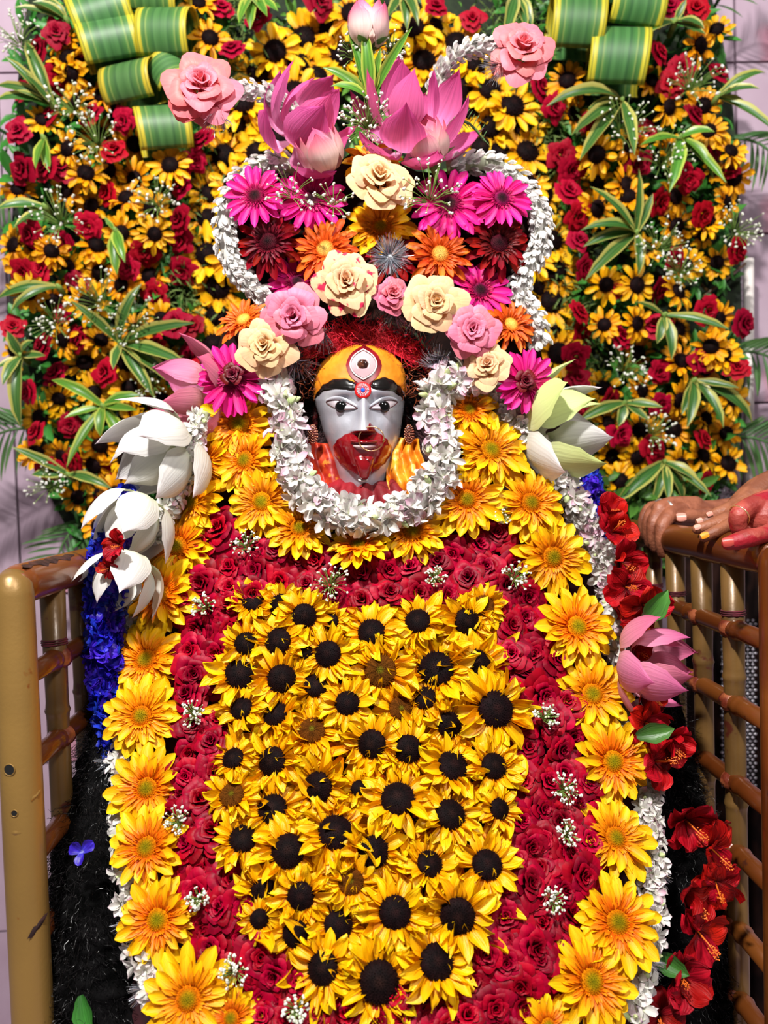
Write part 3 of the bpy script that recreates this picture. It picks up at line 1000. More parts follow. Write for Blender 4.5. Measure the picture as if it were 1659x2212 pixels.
link('rust_strands', strands(140, bs_, .0008, 6, .7).mesh('rust_strands', 'hair_brown'), hair, HI2, 'stuff')


# cloth at the neck
def cloth(name, rows, mat, label, cat='cloth', nfold=5, amp=.006, ncol=30):
    """rows: list of (x0, y0, x1, y1, depth) lines in the photograph's frame, top to bottom"""
    pts = []
    rr = spline(rows, 6)
    for j, (x0, y0, x1, y1, d) in enumerate(rr):
        for i in range(ncol + 1):
            t = i / ncol
            w_ = math.sin(t * math.pi * 2 * nfold + 1.3 * math.sin(j * .2)) * amp + amp * .8 * noise.noise((t * 6, j * .25, 2))
            pts.append(P(x0 + (x1 - x0) * t, y0 + (y1 - y0) * t, d + w_))
    o = link(name, MB().grid(pts, ncol, len(rr) - 1).mesh(name, mat))
    sm = o.modifiers.new('thick', 'SOLIDIFY'); sm.thickness = .0015
    return tag(o, label, cat)


cloth('neck_cloth', [(722, 1028, 852, 1026, 1.165), (710, 1048, 864, 1044, 1.12), (694, 1078, 880, 1074, 1.10), (684, 1120, 890, 1114, 1.10)], 'cloth_red',
      'pleated crimson cloth gathered under the chin')
cloth('shoulder_cloth', [(858, 945, 905, 948, 1.15), (840, 980, 908, 972, 1.14), (834, 1010, 918, 1000, 1.13), (836, 1045, 920, 1035, 1.12), (850, 1085, 920, 1065, 1.115)], 'cloth_gold',
      'shiny orange and gold cloth beside the cheek', nfold=2.5, amp=.008)
cloth('shoulder_cloth', [(640, 950, 712, 960, 1.16), (640, 995, 732, 1000, 1.15), (645, 1030, 740, 1036, 1.14), (660, 1080, 736, 1080, 1.12)], 'cloth_rust',
      'dark red and rust brocade cloth beside the jaw, under white flowers', nfold=2, amp=.007)

# ------------------------------------------------------------------ flower kits (meshes made once, shared)
FR = random.Random(3)


def disc_mesh(name, mats, r=1.0, h=.35, seeds=150, hole=False, seed_r=.06, rs=FR):
    mb = MB().lathe([(0, h), (r * .35, h * .98), (r * .7, h * .72), (r * .93, h * .35), (r, 0), (r * .9, -.15)], 20, uvv=[0, .3, .65, .9, 1, 1])
    for k in range(seeds):
        q = (k + .5) / seeds
        rr = r * math.sqrt(q) * .99
        a = k * 2.39996
        z = h * (1 - (rr / r) ** 2.2)
        d = Vector((math.cos(a) * rr * 1.0, math.sin(a) * rr * 1.0, .75)).normalized()
        c = Vector((rr * math.cos(a), rr * math.sin(a), z))
        sr = seed_r * (.8 + .5 * q) * rs.uniform(.8, 1.2)
        b = len(mb.v)
        s1 = d.orthogonal().normalized(); s2 = d.cross(s1)
        for i in range(4):
            g = i * R90
            mb.v.append(c + (s1 * math.cos(g) + s2 * math.sin(g)) * sr * .7)
            mb.uv.append((rs.random(), math.sqrt(q)))
        mb.v.append(c + d * sr * rs.uniform(1.6, 2.6)); mb.uv.append((rs.random(), math.sqrt(q)))
        for i in range(4):
            mb.f.append((b + i, b + (i + 1) % 4, b + 4)); mb.mi.append(0)
    return mb.mesh(name, mats, True)


def gerbera_kit(key, double=True, slim=1.0):
    k = {}
    k['outer'] = [petal(.80, FR.uniform(.26, .32) * slim, PROFILE_RAY, FR.uniform(-.05, .15), FR.uniform(-.45, .1), FR.uniform(.15, .35), .02, FR.uniform(-.25, .25), 4, 7, FR, FR.uniform(-.1, .1), .06).mesh('petal', 'gerb_' + key) for _ in range(6)]
    k['mid'] = [petal(.62, FR.uniform(.21, .26) * slim, PROFILE_RAY, FR.uniform(.15, .35), FR.uniform(-.4, .1), FR.uniform(.15, .35), .02, FR.uniform(-.3, .3), 4, 6, FR, FR.uniform(-.1, .1), .06).mesh('petal', 'gerb_' + key) for _ in range(5)]
    k['inner'] = []
    k['disc'] = []
    for _ in range(3):
        mb = MB()
        rings = ((.50, .10, 30, .32, .18), (.36, .085, 32, .55, .2), (.20, .06, 34, .95, .22)) if double else ((.20, .05, 34, .7, .22), (.12, .045, 30, 1.0, .21))
        for (L, W, cnt, tilt, r0) in rings:
            for i in range(cnt):
                a = 2 * math.pi * (i + FR.uniform(-.3, .3)) / cnt
                p = petal(L * FR.uniform(.8, 1.15), W * FR.uniform(.8, 1.2), PROFILE_RAY, tilt + FR.uniform(-.15, .15), FR.uniform(-.9, .1), .4, .02, FR.uniform(-.4, .4), 2, 4, FR)
                mb.add(p, rotz(a) @ Matrix.Translation((r0, 0, .02)))
        k['inner'].append(mb.mesh('inner_petals', 'gerb_' + key + '_in'))
        k['disc'].append(disc_mesh('disc', 'gerb_' + key + '_disc', .25, .09, 110, seed_r=.022))
    k['double'] = double
    return k


KIT = {'yellow': gerbera_kit('yellow'), 'mag': gerbera_kit('mag', False, .82), 'red': gerbera_kit('red', True, .8), 'or': gerbera_kit('or', True, .75)}


def gerbera(kind, p, n, R, label, group, roll=None, name='gerbera', n1=15, n2=14, skip=None):
    k = KIT[kind]
    rs = FR
    root = link(name, None, None, place(p, n, R, rs.uniform(0, 6.28) if roll is None else roll))
    root.empty_display_size = .1
    tag(root, label, 'flower', group)
    for i in range(n1):
        a = 2 * math.pi * (i + rs.uniform(-.22, .22)) / n1
        link('petal', rs.choice(k['outer']), root, rotz(a) @ Matrix.Translation((.18, 0, -.02)) @ Matrix.Rotation(rs.uniform(-.12, .16), 4, 'Y') @ Matrix.Scale(rs.uniform(.9, 1.08), 4))
    for i in range(n2):
        a = 2 * math.pi * (i + .5 + rs.uniform(-.25, .25)) / n2
        link('petal', rs.choice(k['mid'] if k['double'] else k['outer']), root, rotz(a) @ Matrix.Translation((.19, 0, .015)) @ Matrix.Rotation(rs.uniform(-.2, .1), 4, 'Y') @ Matrix.Scale(rs.uniform(.88, 1.05), 4))
    link('inner_petals', rs.choice(k['inner']), root, rotz(rs.uniform(0, 6.28)), 'stuff')
    link('disc', rs.choice(k['disc']), root, Matrix.Translation((0, 0, .03)))
    return root


# sunflowers of the drape: ragged, folded petals
SUN_PETALS = [petal(.74, FR.uniform(.28, .40), PROFILE_SUN, FR.uniform(-.05, .5), FR.uniform(-1.1, .5), FR.uniform(.1, .5), FR.uniform(.06, .15), FR.uniform(-1.0, 1.0), 5, 8, FR, FR.uniform(-.3, .3), .10).mesh('petal', 'sun') for _ in range(14)]
SUN_SHORT = [petal(.46, FR.uniform(.18, .26), PROFILE_SUN, FR.uniform(.3, .8), FR.uniform(-1.8, .3), .4, .1, FR.uniform(-1, 1), 4, 6, FR, 0, .1).mesh('petal', 'sun') for _ in range(8)]
SUN_DISC = {'dark': [disc_mesh('disc', 'disc', .44, .17, 190, seed_r=.03) for _ in range(2)], 'brown': [disc_mesh('disc', 'disc_brown', .44, .15, 190, seed_r=.03) for _ in range(2)]}
BG_SUN = {}
for key in ('sun_bg', 'sun_ctr'):
    BG_SUN[key] = []
    for _ in range(5):
        mb = MB()
        for (cnt, r0, tilt, L) in ((11, .28, .15, .74), (9, .28, .45, .6)):
            for i in range(cnt):
                a = 2 * math.pi * (i + FR.uniform(-.3, .3)) / cnt
                mb.add(petal(L * FR.uniform(.8, 1.1), FR.uniform(.24, .32), PROFILE_ROUND, tilt + FR.uniform(-.3, .2), FR.uniform(-.9, .3), .25, .06, FR.uniform(-.5, .5), 3, 5, FR),
                       rotz(a) @ Matrix.Translation((r0, 0, -.02)))
        BG_SUN[key].append(mb.mesh('petals', key))
BG_DISC = [disc_mesh('disc', 'disc', .38, .2, 70, seed_r=.04) for _ in range(2)]


def sunflower(p, n, R, brown, label, group):
    rs = FR
    root = link('sunflower', None, None, place(p, n, R, rs.uniform(0, 6.28)))
    root.empty_display_size = .1
    tag(root, label, 'flower', group)
    cnt = 22
    for i in range(cnt):
        a = 2 * math.pi * (i + rs.uniform(-.4, .4)) / cnt
        link('petal', rs.choice(SUN_PETALS), root, rotz(a) @ Matrix.Translation((.33, 0, rs.uniform(-.04, .05))) @ Matrix.Rotation(rs.uniform(-.5, .15), 4, 'Y') @ Matrix.Rotation(rs.uniform(-.5, .5), 4, 'X') @ Matrix.Scale(rs.uniform(.85, 1.15), 4))
    for i in range(5):
        a = rs.uniform(0, 6.28)
        back = rs.random() < .3
        link('petal', rs.choice(SUN_SHORT), root, rotz(a) @ Matrix.Translation((.40, 0, .08)) @ (Matrix.Rotation(math.pi * .9, 4, 'Z') @ Matrix.Rotation(-.4, 4, 'Y') @ Matrix.Scale(.7, 4) if back else Matrix.Rotation(rs.uniform(-.4, .1), 4, 'Y')))
    link('disc', rs.choice(SUN_DISC['brown' if brown else 'dark']), root, Matrix.Translation((0, 0, .11)) @ rotz(rs.uniform(0, 6.28)))
    return root


def bg_sunflower(p, n, R, key, label, group):
    root = link('sunflower', None, None, place(p, n, R, FR.uniform(0, 6.28)))
    root.empty_display_size = .1
    tag(root, label, 'flower', group)
    link('petals', FR.choice(BG_SUN[key]), root)
    link('disc', FR.choice(BG_DISC), root, Matrix.Translation((0, 0, .04)))
    return root


# roses: a tight whorl and rings of cupped petals round it
def rose_petal(r0, r1, H, A, lip, rs, nu=8, nv=7, z0=0.0, rag=.05):
    ph = rs.uniform(0, 6.28)
    pts, uvs = [], []
    for j in range(nv + 1):
        h = j / nv
        for i in range(nu + 1):
            u = i / nu * 2 - 1
            a = u * A
            hm = 1 - .22 * abs(u) ** 3 + rag * math.sin(u * 5 + ph)
            hh = h * hm
            r = r0 + (r1 - r0) * (hh ** 1.15) + rag * .5 * math.sin(u * 4 + ph) * h
            z = z0 + H * math.sin(min(1.0, hh) * math.pi * .5)
            if h > .72:                      # the rim rolls outward
                k = (h - .72) / .28
                r += lip * k * (.5 + .5 * math.cos(u * 1.3))
                z -= lip * .55 * k * k
            r *= 1 - .06 * abs(u)
            pts.append(Vector((r * math.cos(a), r * math.sin(a), z)))
            uvs.append((i / nu, h))
    return MB().grid(pts, nu, nv, 0, uvs)


def rose_kit(mat, nvar=4, open_=1.0):
    k = {'whorl': [], 'l3': [], 'l4': [], 'l5': []}
    rs = FR
    for _ in range(nvar):
        mb = MB()
        for (cnt, r0, r1, H, A, lip, z0) in ((3, .03, .10, .62, 1.5, .02, .1), (4, .08, .20, .62, 1.1, .05, .08), (5, .12, .34, .58, .9, .08, .05)):
            off = rs.uniform(0, 6.28)
            for i in range(cnt):
                p = rose_petal(r0, r1 * rs.uniform(.88, 1.1), H * rs.uniform(.93, 1.05), A, lip, rs, 7, 5, z0)
                mb.add(p, rotz(off + 2 * math.pi * (i + rs.uniform(-.15, .15)) / cnt) @ Matrix.Rotation(rs.uniform(-.12, .12), 4, 'X'))
        k['whorl'].append(mb.mesh('whorl', mat))
        k['l3'].append(rose_petal(.18, .50, .52, .78, .12 * open_, rs, 8, 7, .03).mesh('petal', mat))
        k['l4'].append(rose_petal(.22, .70 * open_, .42, .72, .16 * open_, rs, 8, 7, 0).mesh('petal', mat))
        k['l5'].append(rose_petal(.22, .90 * open_, .28, .66, .18 * open_, rs, 8, 7, -.04).mesh('petal', mat))
    return k


ROSE = {k: rose_kit('rose_' + k, 3) for k in ('red', 'pink', 'coral', 'peach', 'peach_stain', 'bicolor', 'small', 'dark')}
ROSE['bg'] = rose_kit('rose_bg', 3)
BG_ROSE = []
for _ in range(4):
    mb = MB()
    for (cnt, r0, r1, H, A, lip, z0) in ((3, .03, .12, .6, 1.4, .03, .1), (4, .1, .3, .6, .95, .08, .05), (5, .18, .55, .5, .8, .14, .02), (5, .2, .85, .32, .7, .2, -.03)):
        off = FR.uniform(0, 6.28)
        for i in range(cnt):
            mb.add(rose_petal(r0, r1 * FR.uniform(.85, 1.1), H, A, lip, FR, 5, 4, z0, .08), rotz(off + 2 * math.pi * (i + FR.uniform(-.2, .2)) / cnt))
    BG_ROSE.append(mb.mesh('petals', 'rose_bg'))
SEPAL = petal(.9, .3, PROFILE_LEAF, .9, -.4, .2, .02, 0, 3, 5, FR).mesh('sepal', 'leaf_rose')


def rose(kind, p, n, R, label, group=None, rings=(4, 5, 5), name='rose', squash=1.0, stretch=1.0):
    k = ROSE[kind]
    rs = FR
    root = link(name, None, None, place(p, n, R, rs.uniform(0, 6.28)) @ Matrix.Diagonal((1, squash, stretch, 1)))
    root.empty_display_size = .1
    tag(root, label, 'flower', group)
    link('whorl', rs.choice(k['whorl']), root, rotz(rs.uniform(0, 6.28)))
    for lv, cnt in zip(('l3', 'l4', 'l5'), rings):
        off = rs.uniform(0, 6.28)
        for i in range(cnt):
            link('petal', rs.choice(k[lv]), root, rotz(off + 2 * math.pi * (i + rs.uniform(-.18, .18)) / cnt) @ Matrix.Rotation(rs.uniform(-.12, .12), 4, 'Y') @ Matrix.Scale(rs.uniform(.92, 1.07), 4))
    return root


def cup_petal(rmax, A, rs, nu=8, nv=12, flare=0.0):
    """petal of a bud: a leaf-shaped patch of a bulging body of revolution, height 1, spine over +X"""
    pts = []
    w1 = rs.uniform(-.06, .06)
    for j in range(nv + 1):
        h = j / nv
        r = .04 + rmax * math.sin(math.pi * min(1, h ** .75 * .92)) ** .85 + flare * h ** 4
        for i in range(nu + 1):
            u = i / nu * 2 - 1
            an = u * A * (smooth_list(PROFILE_LOTUS, h)) + w1 * h
            hh = h - .05 * u * u * h
            rr = r * (1 + .05 * abs(u) ** 3 + .02 * math.sin(u * 4 + h * 5))
            pts.append(Vector((rr * math.cos(an), rr * math.sin(an), hh)))
    return MB().grid(pts, nu, nv)


BUDP = [cup_petal(.36, .95, FR, flare=.10).mesh('petal', 'rose_bicolor') for _ in range(3)]


def rosebud(p, axis, L, kind, label, sepals=True):
    """half-open bud seen from the side: tall whorl wrapped by three petals, with sepals and stalk"""
    root = link('rosebud', None, None, place(p, axis, L, FR.uniform(0, 6.28)))
    root.empty_display_size = .1
    tag(root, label, 'flower')
    for cnt, op, sc_ in ((3, -6, .95), (4, 2, 1.0), (4, 12, .97)):
        for i in range(cnt):
            link('petal', FR.choice(BUDP), root, rotz(2 * math.pi * (i + .37 * cnt) / cnt) @ Matrix.Rotation(math.radians(op), 4, 'Y') @ Matrix.Scale(sc_, 4))
    if sepals:
        for i in range(5):
            link('sepal', SEPAL, root, rotz(i * 1.2566) @ Matrix.Translation((.06, 0, -.06)) @ Matrix.Diagonal((.75, .9, .45, 1)))
        link('stalk', MB().tube([(0, 0, -.5), (0, 0, -.25), (0, 0, .02)], [.06, .06, .16], 8).mesh('stalk', 'stem'), root)
    return root

# ------------------------------------------------------------------ the drape: sunflower field
SUNS = [(550,1307,22,0),(612,1315,25,0),(660,1341,26,0),(716,1348,18,0),(803,1377,29,0),(901,1351,27,0),(1003,1348,28,0),(1039,1317,23,1),
(540,1401,24,0),(608,1396,28,0),(663,1418,15,0),(712,1423,28,0),(822,1459,34,1),(942,1452,38,0),(1024,1440,30,0),(526,1464,33,0),
(612,1474,30,0),(682,1488,25,0),(600,1548,27,0),(532,1541,24,0),(751,1529,26,0),(916,1515,26,0),(863,1536,25,1),(1060,1541,38,0),
(966,1570,27,0),(676,1585,28,1),(513,1647,23,0),(595,1650,31,0),(805,1613,30,0),(879,1624,30,0),(972,1663,33,0),(1058,1663,28,0),
(691,1704,32,0),(511,1728,26,1),(776,1708,18,0),(858,1736,36,0),(592,1753,31,0),(966,1770,32,0),(1068,1755,22,0),(532,1822,29,0),
(725,1807,37,0),(626,1846,35,0),(805,1847,33,0),(923,1875,28,0),(1044,1877,32,0),(759,1909,27,1),(574,1928,29,0),(654,1937,29,0),
(851,1974,34,0),(982,1978,37,0),(641,2017,27,0),(730,2000,31,0),(566,1986,20,0),(702,2093,33,0),(935,2082,37,0),(817,2121,42,0)]
labs = row_labels([(x, y) for x, y, r, b in SUNS], 42, 'sunflower in the idol\'s panel, %s row down, %s')
for (x, y, r, br), lb in zip(SUNS, labs):
    if br:
        lb = lb.replace('sunflower in', 'brown-centred sunflower in')
    elif r >= 36:
        lb = lb.replace('sunflower in', 'big black-centred sunflower in')
    elif r <= 22:
        lb = lb.replace('sunflower in', 'small-centred sunflower in')
    p, n = surf(x, y, .008 + rng.uniform(0, .012))
    n = (n + Vector((rng.uniform(-.3, .3), 0, rng.uniform(-.3, .3)))).normalized()
    sunflower(p, n, r / .43 * S(D(x, y)), br, lb, 'sunflowers on the idol')
# loose petals filling between them (too many to tell apart)
mb = MB()
pv = [petal(.045, FR.uniform(.012, .02), PROFILE_SUN, FR.uniform(-.1, .4), FR.uniform(-1.2, .8), .4, .1, FR.uniform(-1.2, 1.2), 4, 6, FR, 0, .1) for _ in range(8)]
for _ in range(800):
    y = rng.uniform(1310, 2130)
    l_ = lerp_list([(1310, 540), (1450, 500), (1700, 490), (1900, 535), (2020, 560), (2140, 690)], y)
    r_ = lerp_list([(1310, 1060), (1450, 1085), (1700, 1110), (1900, 1075), (2020, 1050), (2140, 930)], y)
    x = rng.uniform(l_, r_)
    p, n = surf(x, y, rng.uniform(-.008, .006))
    mb.add(rng.choice(pv), place(p, (n + Vector((rng.uniform(-.5, .5), 0, rng.uniform(-.5, .5)))), rng.uniform(.8, 1.1), rng.uniform(0, 6.28)))
o = link('loose_sunflower_petals', mb.mesh('loose_sunflower_petals', 'sun'), kind='stuff')
tag(o, 'loose yellow sunflower petals packed between the dark discs on the idol', 'petals')

# ------------------------------------------------------------------ the drape: red rose border
ROSES = [(482,1148),(554,1155),(501,1228),(559,1233),(605,1254),(600,1192),(639,1204),(684,1208),(733,1228),(786,1237),(836,1230),(887,1228),(940,1216),(983,1192),
(1032,1177),(1068,1114),(1078,1152),(1051,1225),(1012,1254),(964,1286),(899,1281),(839,1286),(786,1298),(718,1288),(665,1270),(441,1259),(499,1276),(424,1351),(501,1307),
(492,1355),(1094,1264),(1109,1220),(1138,1283),(1099,1355),(1133,1331),(416,1406),(473,1409),(422,1457),(470,1469),(413,1506),(470,1557),(464,1608),(404,1623),(404,1677),
(464,1668),(389,1713),(437,1731),(464,1801),(416,1828),(422,1873),(494,1903),(428,1927),(446,1997),(482,1966),(458,2050),(564,2068),(559,2145),(607,2164),(684,2188),
(757,2193),(819,2205),(926,2178),(1012,2121),(1003,2198),(1123,2121),(1051,2058),(1065,2174),(1104,1418),(1152,1409),(1114,1500),(1171,1500),(1123,1568),(1190,1556),
(1142,1614),(1205,1618),(1133,1687),(1224,1670),(1168,1744),(1245,1741),(1142,1827),(1181,1815),(1224,1845),(1133,1909),(1171,1880),(1211,1925),(1178,1996),(1094,1981),
(1147,2048),(1162,2079),(1168,2152)]
OUTL = [(1130, 440), (1200, 430), (1260, 405), (1350, 390), (1500, 370), (1650, 360), (1750, 362), (1850, 375), (1950, 400), (2050, 430), (2130, 500), (2212, 570)]
INL = [(1300, 520), (1450, 500), (1700, 480), (1900, 520), (2020, 560), (2100, 640), (2150, 700)]
OUTR = [(1130, 1095), (1200, 1130), (1260, 1155), (1350, 1180), (1500, 1220), (1650, 1262), (1750, 1282), (1850, 1262), (1950, 1245), (2050, 1220), (2130, 1210), (2212, 1200)]
INR = [(1300, 1060), (1450, 1085), (1700, 1115), (1900, 1090), (2020, 1060), (2100, 990), (2150, 940)]


def in_band(x, y):
    if y < 1310:
        top = lerp_list([(440, 1120), (560, 1130), (620, 1170), (700, 1185), (790, 1215), (880, 1200), (960, 1180), (1040, 1130), (1100, 1130)], x)
        return top < y < 1300 and lerp_list(OUTL, y) < x < lerp_list(OUTR, y)
    if y > 2150:
        return lerp_list(OUTL, y) < x < lerp_list(OUTR, y)
    return lerp_list(OUTL, y) < x < lerp_list(INL, y) or lerp_list(INR, y) < x < lerp_list(OUTR, y)


for _ in range(9000):
    x, y = rng.uniform(370, 1280), rng.uniform(1125, 2225)
    if in_band(x, y) and all((x - a) ** 2 + (y - b) ** 2 > 46 ** 2 for a, b in ROSES):
        ROSES.append((x, y))
parts = {'the top rose band below the collar': [], 'the left rose band': [], 'the right rose band': [], 'the bottom rose band': []}
for x, y in ROSES:
    parts['the top rose band below the collar' if y < 1312 else 'the bottom rose band' if y > 2035 else 'the left rose band' if x < 800 else 'the right rose band'].append((x, y))
for nm, lst in parts.items():
    labs = row_labels(lst, 34, 'crimson rose in ' + nm + ', %s row down, %s')
    for (x, y), lb in zip(lst, labs):
        p, n = surf(x, y, -.014 + rng.uniform(0, .016))
        n = (n + (Vector((0, 0, CAMZ)) - p).normalized() * .5 + Vector((rng.uniform(-.5, .5), 0, rng.uniform(-.5, .5)))).normalized()
        R = rng.uniform(46, 58) * S(D(x, y)) * (1.12 if y > 1700 else .98)
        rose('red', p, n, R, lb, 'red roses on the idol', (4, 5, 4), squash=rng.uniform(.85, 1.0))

# ------------------------------------------------------------------ the drape: gerbera border and collar
GL = [(398,1189,78),(366,1294,78),(331,1433,80),(328,1554,76),(335,1707,80),(341,1837,80),(359,1985,84),(428,2156,92)]
GR = [(1181,1212,84),(1227,1365,84),(1264,1506,82),(1300,1651,84),(1310,1815,84),(1306,1990,90),(1258,2118,96)]
GC = [(530,925,84),(455,1005,72),(540,1003,74),(430,1092,76),(575,1092,76),(650,1152,70),(775,1190,66),(888,1158,74),(1000,1088,78),(1130,1096,78),(1047,985,84),(1005,898,62)]
NC = ['widest bloom under the pink gerbera on the left shoulder', 'half-hidden bloom left of its neighbour on the left shoulder', 'round bloom beside the white flowers on the left shoulder',
      'bloom above the top left rose corner', 'bloom left of the white collar', 'bloom left below the white collar', 'flattened bloom at the lowest point of the collar',
      'bloom right below the white collar', 'bloom right of the white collar', 'bloom outermost on the right shoulder', 'large bloom below the smaller one on the right shoulder', 'small topmost bloom on the right shoulder']
for lst, side in ((GL, 'left'), (GR, 'right')):
    for i, (x, y, r) in enumerate(lst):
        p, n = surf(x, y, .016 + .006 * (i % 2))
        tc = (Vector((0, 0, CAMZ)) - p).normalized()
        n = (n + tc * .9 + Vector((rng.uniform(-.25, .25) + (-.1 if side == 'left' else .1), 0, rng.uniform(-.25, .25)))).normalized()
        gerbera('yellow', p, n, r * 1.16 * S(D(x, y)), 'yellow gerbera with orange heart, %s down the %s edge of the drape' % (ORD[i], side), 'yellow gerberas on the idol')
for (x, y, r), nm in zip(GC, NC):
    p, n = surf(x, y, .018 + rng.uniform(0, .008))
    n = (n + Vector((rng.uniform(-.2, .2), 0, rng.uniform(-.2, .25)))).normalized()
    if y == 1190:
        n = (n + Vector((0, 0, .9))).normalized()
    gerbera('yellow', p, n, r * 1.13 * S(D(x, y)), 'yellow gerbera, ' + nm, 'yellow gerberas on the idol')
for x, y, lb in ((505, 2200, 'yellow gerbera cut by the bottom edge, left of the bottom roses'), (1175, 2218, 'yellow gerbera cut by the bottom edge, right of the bottom roses')):
    p, n = surf(x, y, .008)
    gerbera('yellow', p, n, 72 * S(D(x, y)), lb, 'yellow gerberas on the idol')


# ------------------------------------------------------------------ gypsophila sprays
def gyp_spray(p, n, R, label, nb=34, bud=.45, dens=1.0):
    root = link('gypsophila_spray', None, None, place(p, n, 1.0, 0))
    root.empty_display_size = .02
    tag(root, label, 'flower')
    w_, s_, b_ = MB(), MB(), MB()
    for _ in range(nb):
        a = rng.uniform(0, 6.28)
        r = R * math.sqrt(rng.random())
        h = rng.uniform(.3, 1) * R * .7
        q = Vector((r * math.cos(a), r * math.sin(a), h))
        sz = rng.uniform(.0018, .0032) * dens
        s_.tube([Vector((q.x * .15, q.y * .15, -.004)), q * .6 + Vector((0, 0, .002)), q], [.0005 * dens] * 3, 4, caps=False)
        if rng.random() < bud:
            b_.ball(q, sz * .7, 6, 4)
        else:
            for _k in range(3):
                b2 = Vector((rng.uniform(-1, 1), rng.uniform(-1, 1), rng.uniform(-.5, 1))) * sz * .6
                w_.ball(q + b2, sz * .75, 6, 4)
    link('stems', s_.mesh('stems', 'stem'), root, kind='stuff')
    link('blossoms', w_.mesh('blossoms', 'gyp'), root, kind='stuff')
    if b_.v:
        link('buds', b_.mesh('buds', 'gyp_bud'), root, kind='stuff')
    return root


for x, y, r, lb in ((543, 1192, 32, 'in the top left corner of the rose border'), (715, 1275, 42, 'in the top rose band, left of its middle'), (935, 1262, 24, 'in the top rose band, right of its middle'),
                    (1100, 1262, 34, 'in the top right corner of the rose border'), (457, 1322, 28, 'in the left rose band, the topmost there'), (435, 1553, 30, 'in the left rose band at mid height'),
                    (405, 1785, 34, 'in the left rose band beside the sixth gerbera'), (448, 1945, 26, 'in the left rose band low down'), (1160, 1560, 30, 'in the right rose band, the topmost there'),
                    (1200, 1712, 36, 'in the right rose band at mid height'), (1205, 1808, 28, 'in the right rose band below the mid-height one'), (1175, 1945, 30, 'in the right rose band, the lowest there'),
                    (520, 2098, 34, 'in the bottom left corner of the rose border'), (645, 2182, 28, 'near the bottom edge among roses'), (1075, 1122, 22, 'on the single roses by the right collar')):
    p, n = surf(x, y, .022)
    gyp_spray(p, n, r * S(D(x, y)), 'white gypsophila spray ' + lb, 42, .5, .8)

# ------------------------------------------------------------------ tuberose garlands
def floret_mesh(mat, open_, n=6, seed=0):
    mb = MB()
    rs = random.Random(seed)
    mb.tube([(0, 0, -.9), (0, 0, -.3), (0, 0, .05)], [.10, .13, .2], 6, mi=1)
    for k in range(n):
        a = 2 * math.pi * k / n + rs.uniform(-.15, .15)
        p = petal(.85 * rs.uniform(.85, 1.1), .46 * rs.uniform(.85, 1.1), PROFILE_LOTUS, 1.15 - open_ + rs.uniform(-.2, .2), rs.uniform(-.5, .1) - open_ * .4, .3, .02, rs.uniform(-.3, .3), 3, 5, rs)
        mb.add(p, rotz(a) @ Matrix.Translation((.1, 0, 0 if k % 2 else .03)))
    return mb.mesh('floret', [mat, 'tuberose'])


FLORETS = [floret_mesh('tuberose', .9, seed=1), floret_mesh('tuberose', .6, seed=2), floret_mesh('tuberose', 1.1, seed=3), floret_mesh('tuberose_pink', .8, seed=4), floret_mesh('tuberose', .2, seed=5)]
BUDS = [MB().add(MB().lathe([(.02, -1.2), (.1, -.8), (.12, -.3), (.2, .1), (.17, .4), (.04, .62)], 8)).mesh('bud', 'bud_green')]
JASMINE = []
for s in range(3):
    rs = random.Random(40 + s)
    mb = MB()
    for k in range(4):
        mb.add(petal(1.5, .75, PROFILE_LOTUS, .25 + rs.uniform(-.1, .15), rs.uniform(-.2, .35), .35, .02, rs.uniform(-.3, .3), 3, 6, rs), rotz((k - 1.5) * .28) @ Matrix.Translation((-.4, 0, rs.uniform(-.1, .1))))
    JASMINE.append(mb.mesh('floret', 'jasmine'))


def on(lst, off):
    return [(x, y, D(x, y) + off) for x, y in lst]


def garland(name, path, width, label, spacing=16, per=3, kind='tube', core='tuberose', pink=.15, group=None, arc=math.pi, size=1.0):
    """path in (px, py, depth); florets round a tube facing the front half"""
    pp = spline(path, 14)
    W = [P(*q) for q in pp]
    root = link(name, None, None, Matrix.Translation(W[0]))
    root.empty_display_size = .02
    tag(root, label, 'garland', group)
    inv = Matrix.Translation(-W[0])
    rad = width / 2 * S(path[0][2])
    link('core', MB().tube(W, [rad * .55] * len(W), 8).mesh('core', core), root, inv)
    acc = 0.0
    for k in range(1, len(W)):
        t = (W[k] - W[k - 1])
        acc += t.length / S(path[0][2])
        if acc < spacing:
            continue
        acc = 0
        t.normalize()
        toc = (Vector((0, 0, CAMZ)) - W[k]).normalized()
        toc = (toc - t * toc.dot(t)).normalized()
        sd = t.cross(toc)
        for i in range(per):
            a = (-.5 + (i + rng.uniform(.1, .9)) / per) * arc
            d = toc * math.cos(a) + sd * math.sin(a)
            q = W[k] + t * rng.uniform(-.5, .5) * spacing * S(path[0][2]) + d * rad * .5
            if kind == 'tube':
                dd = (d + Vector((rng.uniform(-.5, .5), rng.uniform(-.4, .2), rng.uniform(-.5, .5)))).normalized()
                rr = rng.random()
                me = BUDS[0] if rr < .10 else FLORETS[3] if rr < .10 + pink else rng.choice(FLORETS[:3] + FLORETS[4:])
                link('floret', me, root, inv @ place(q, dd, rad * .72 * size * rng.uniform(.8, 1.2), rng.uniform(0, 6.28)))
            else:
                link('floret', rng.choice(JASMINE), root, inv @ aim(q, t * 1.0 + d * .28, d, rad * .58 * size * rng.uniform(.85, 1.15)))
    return root


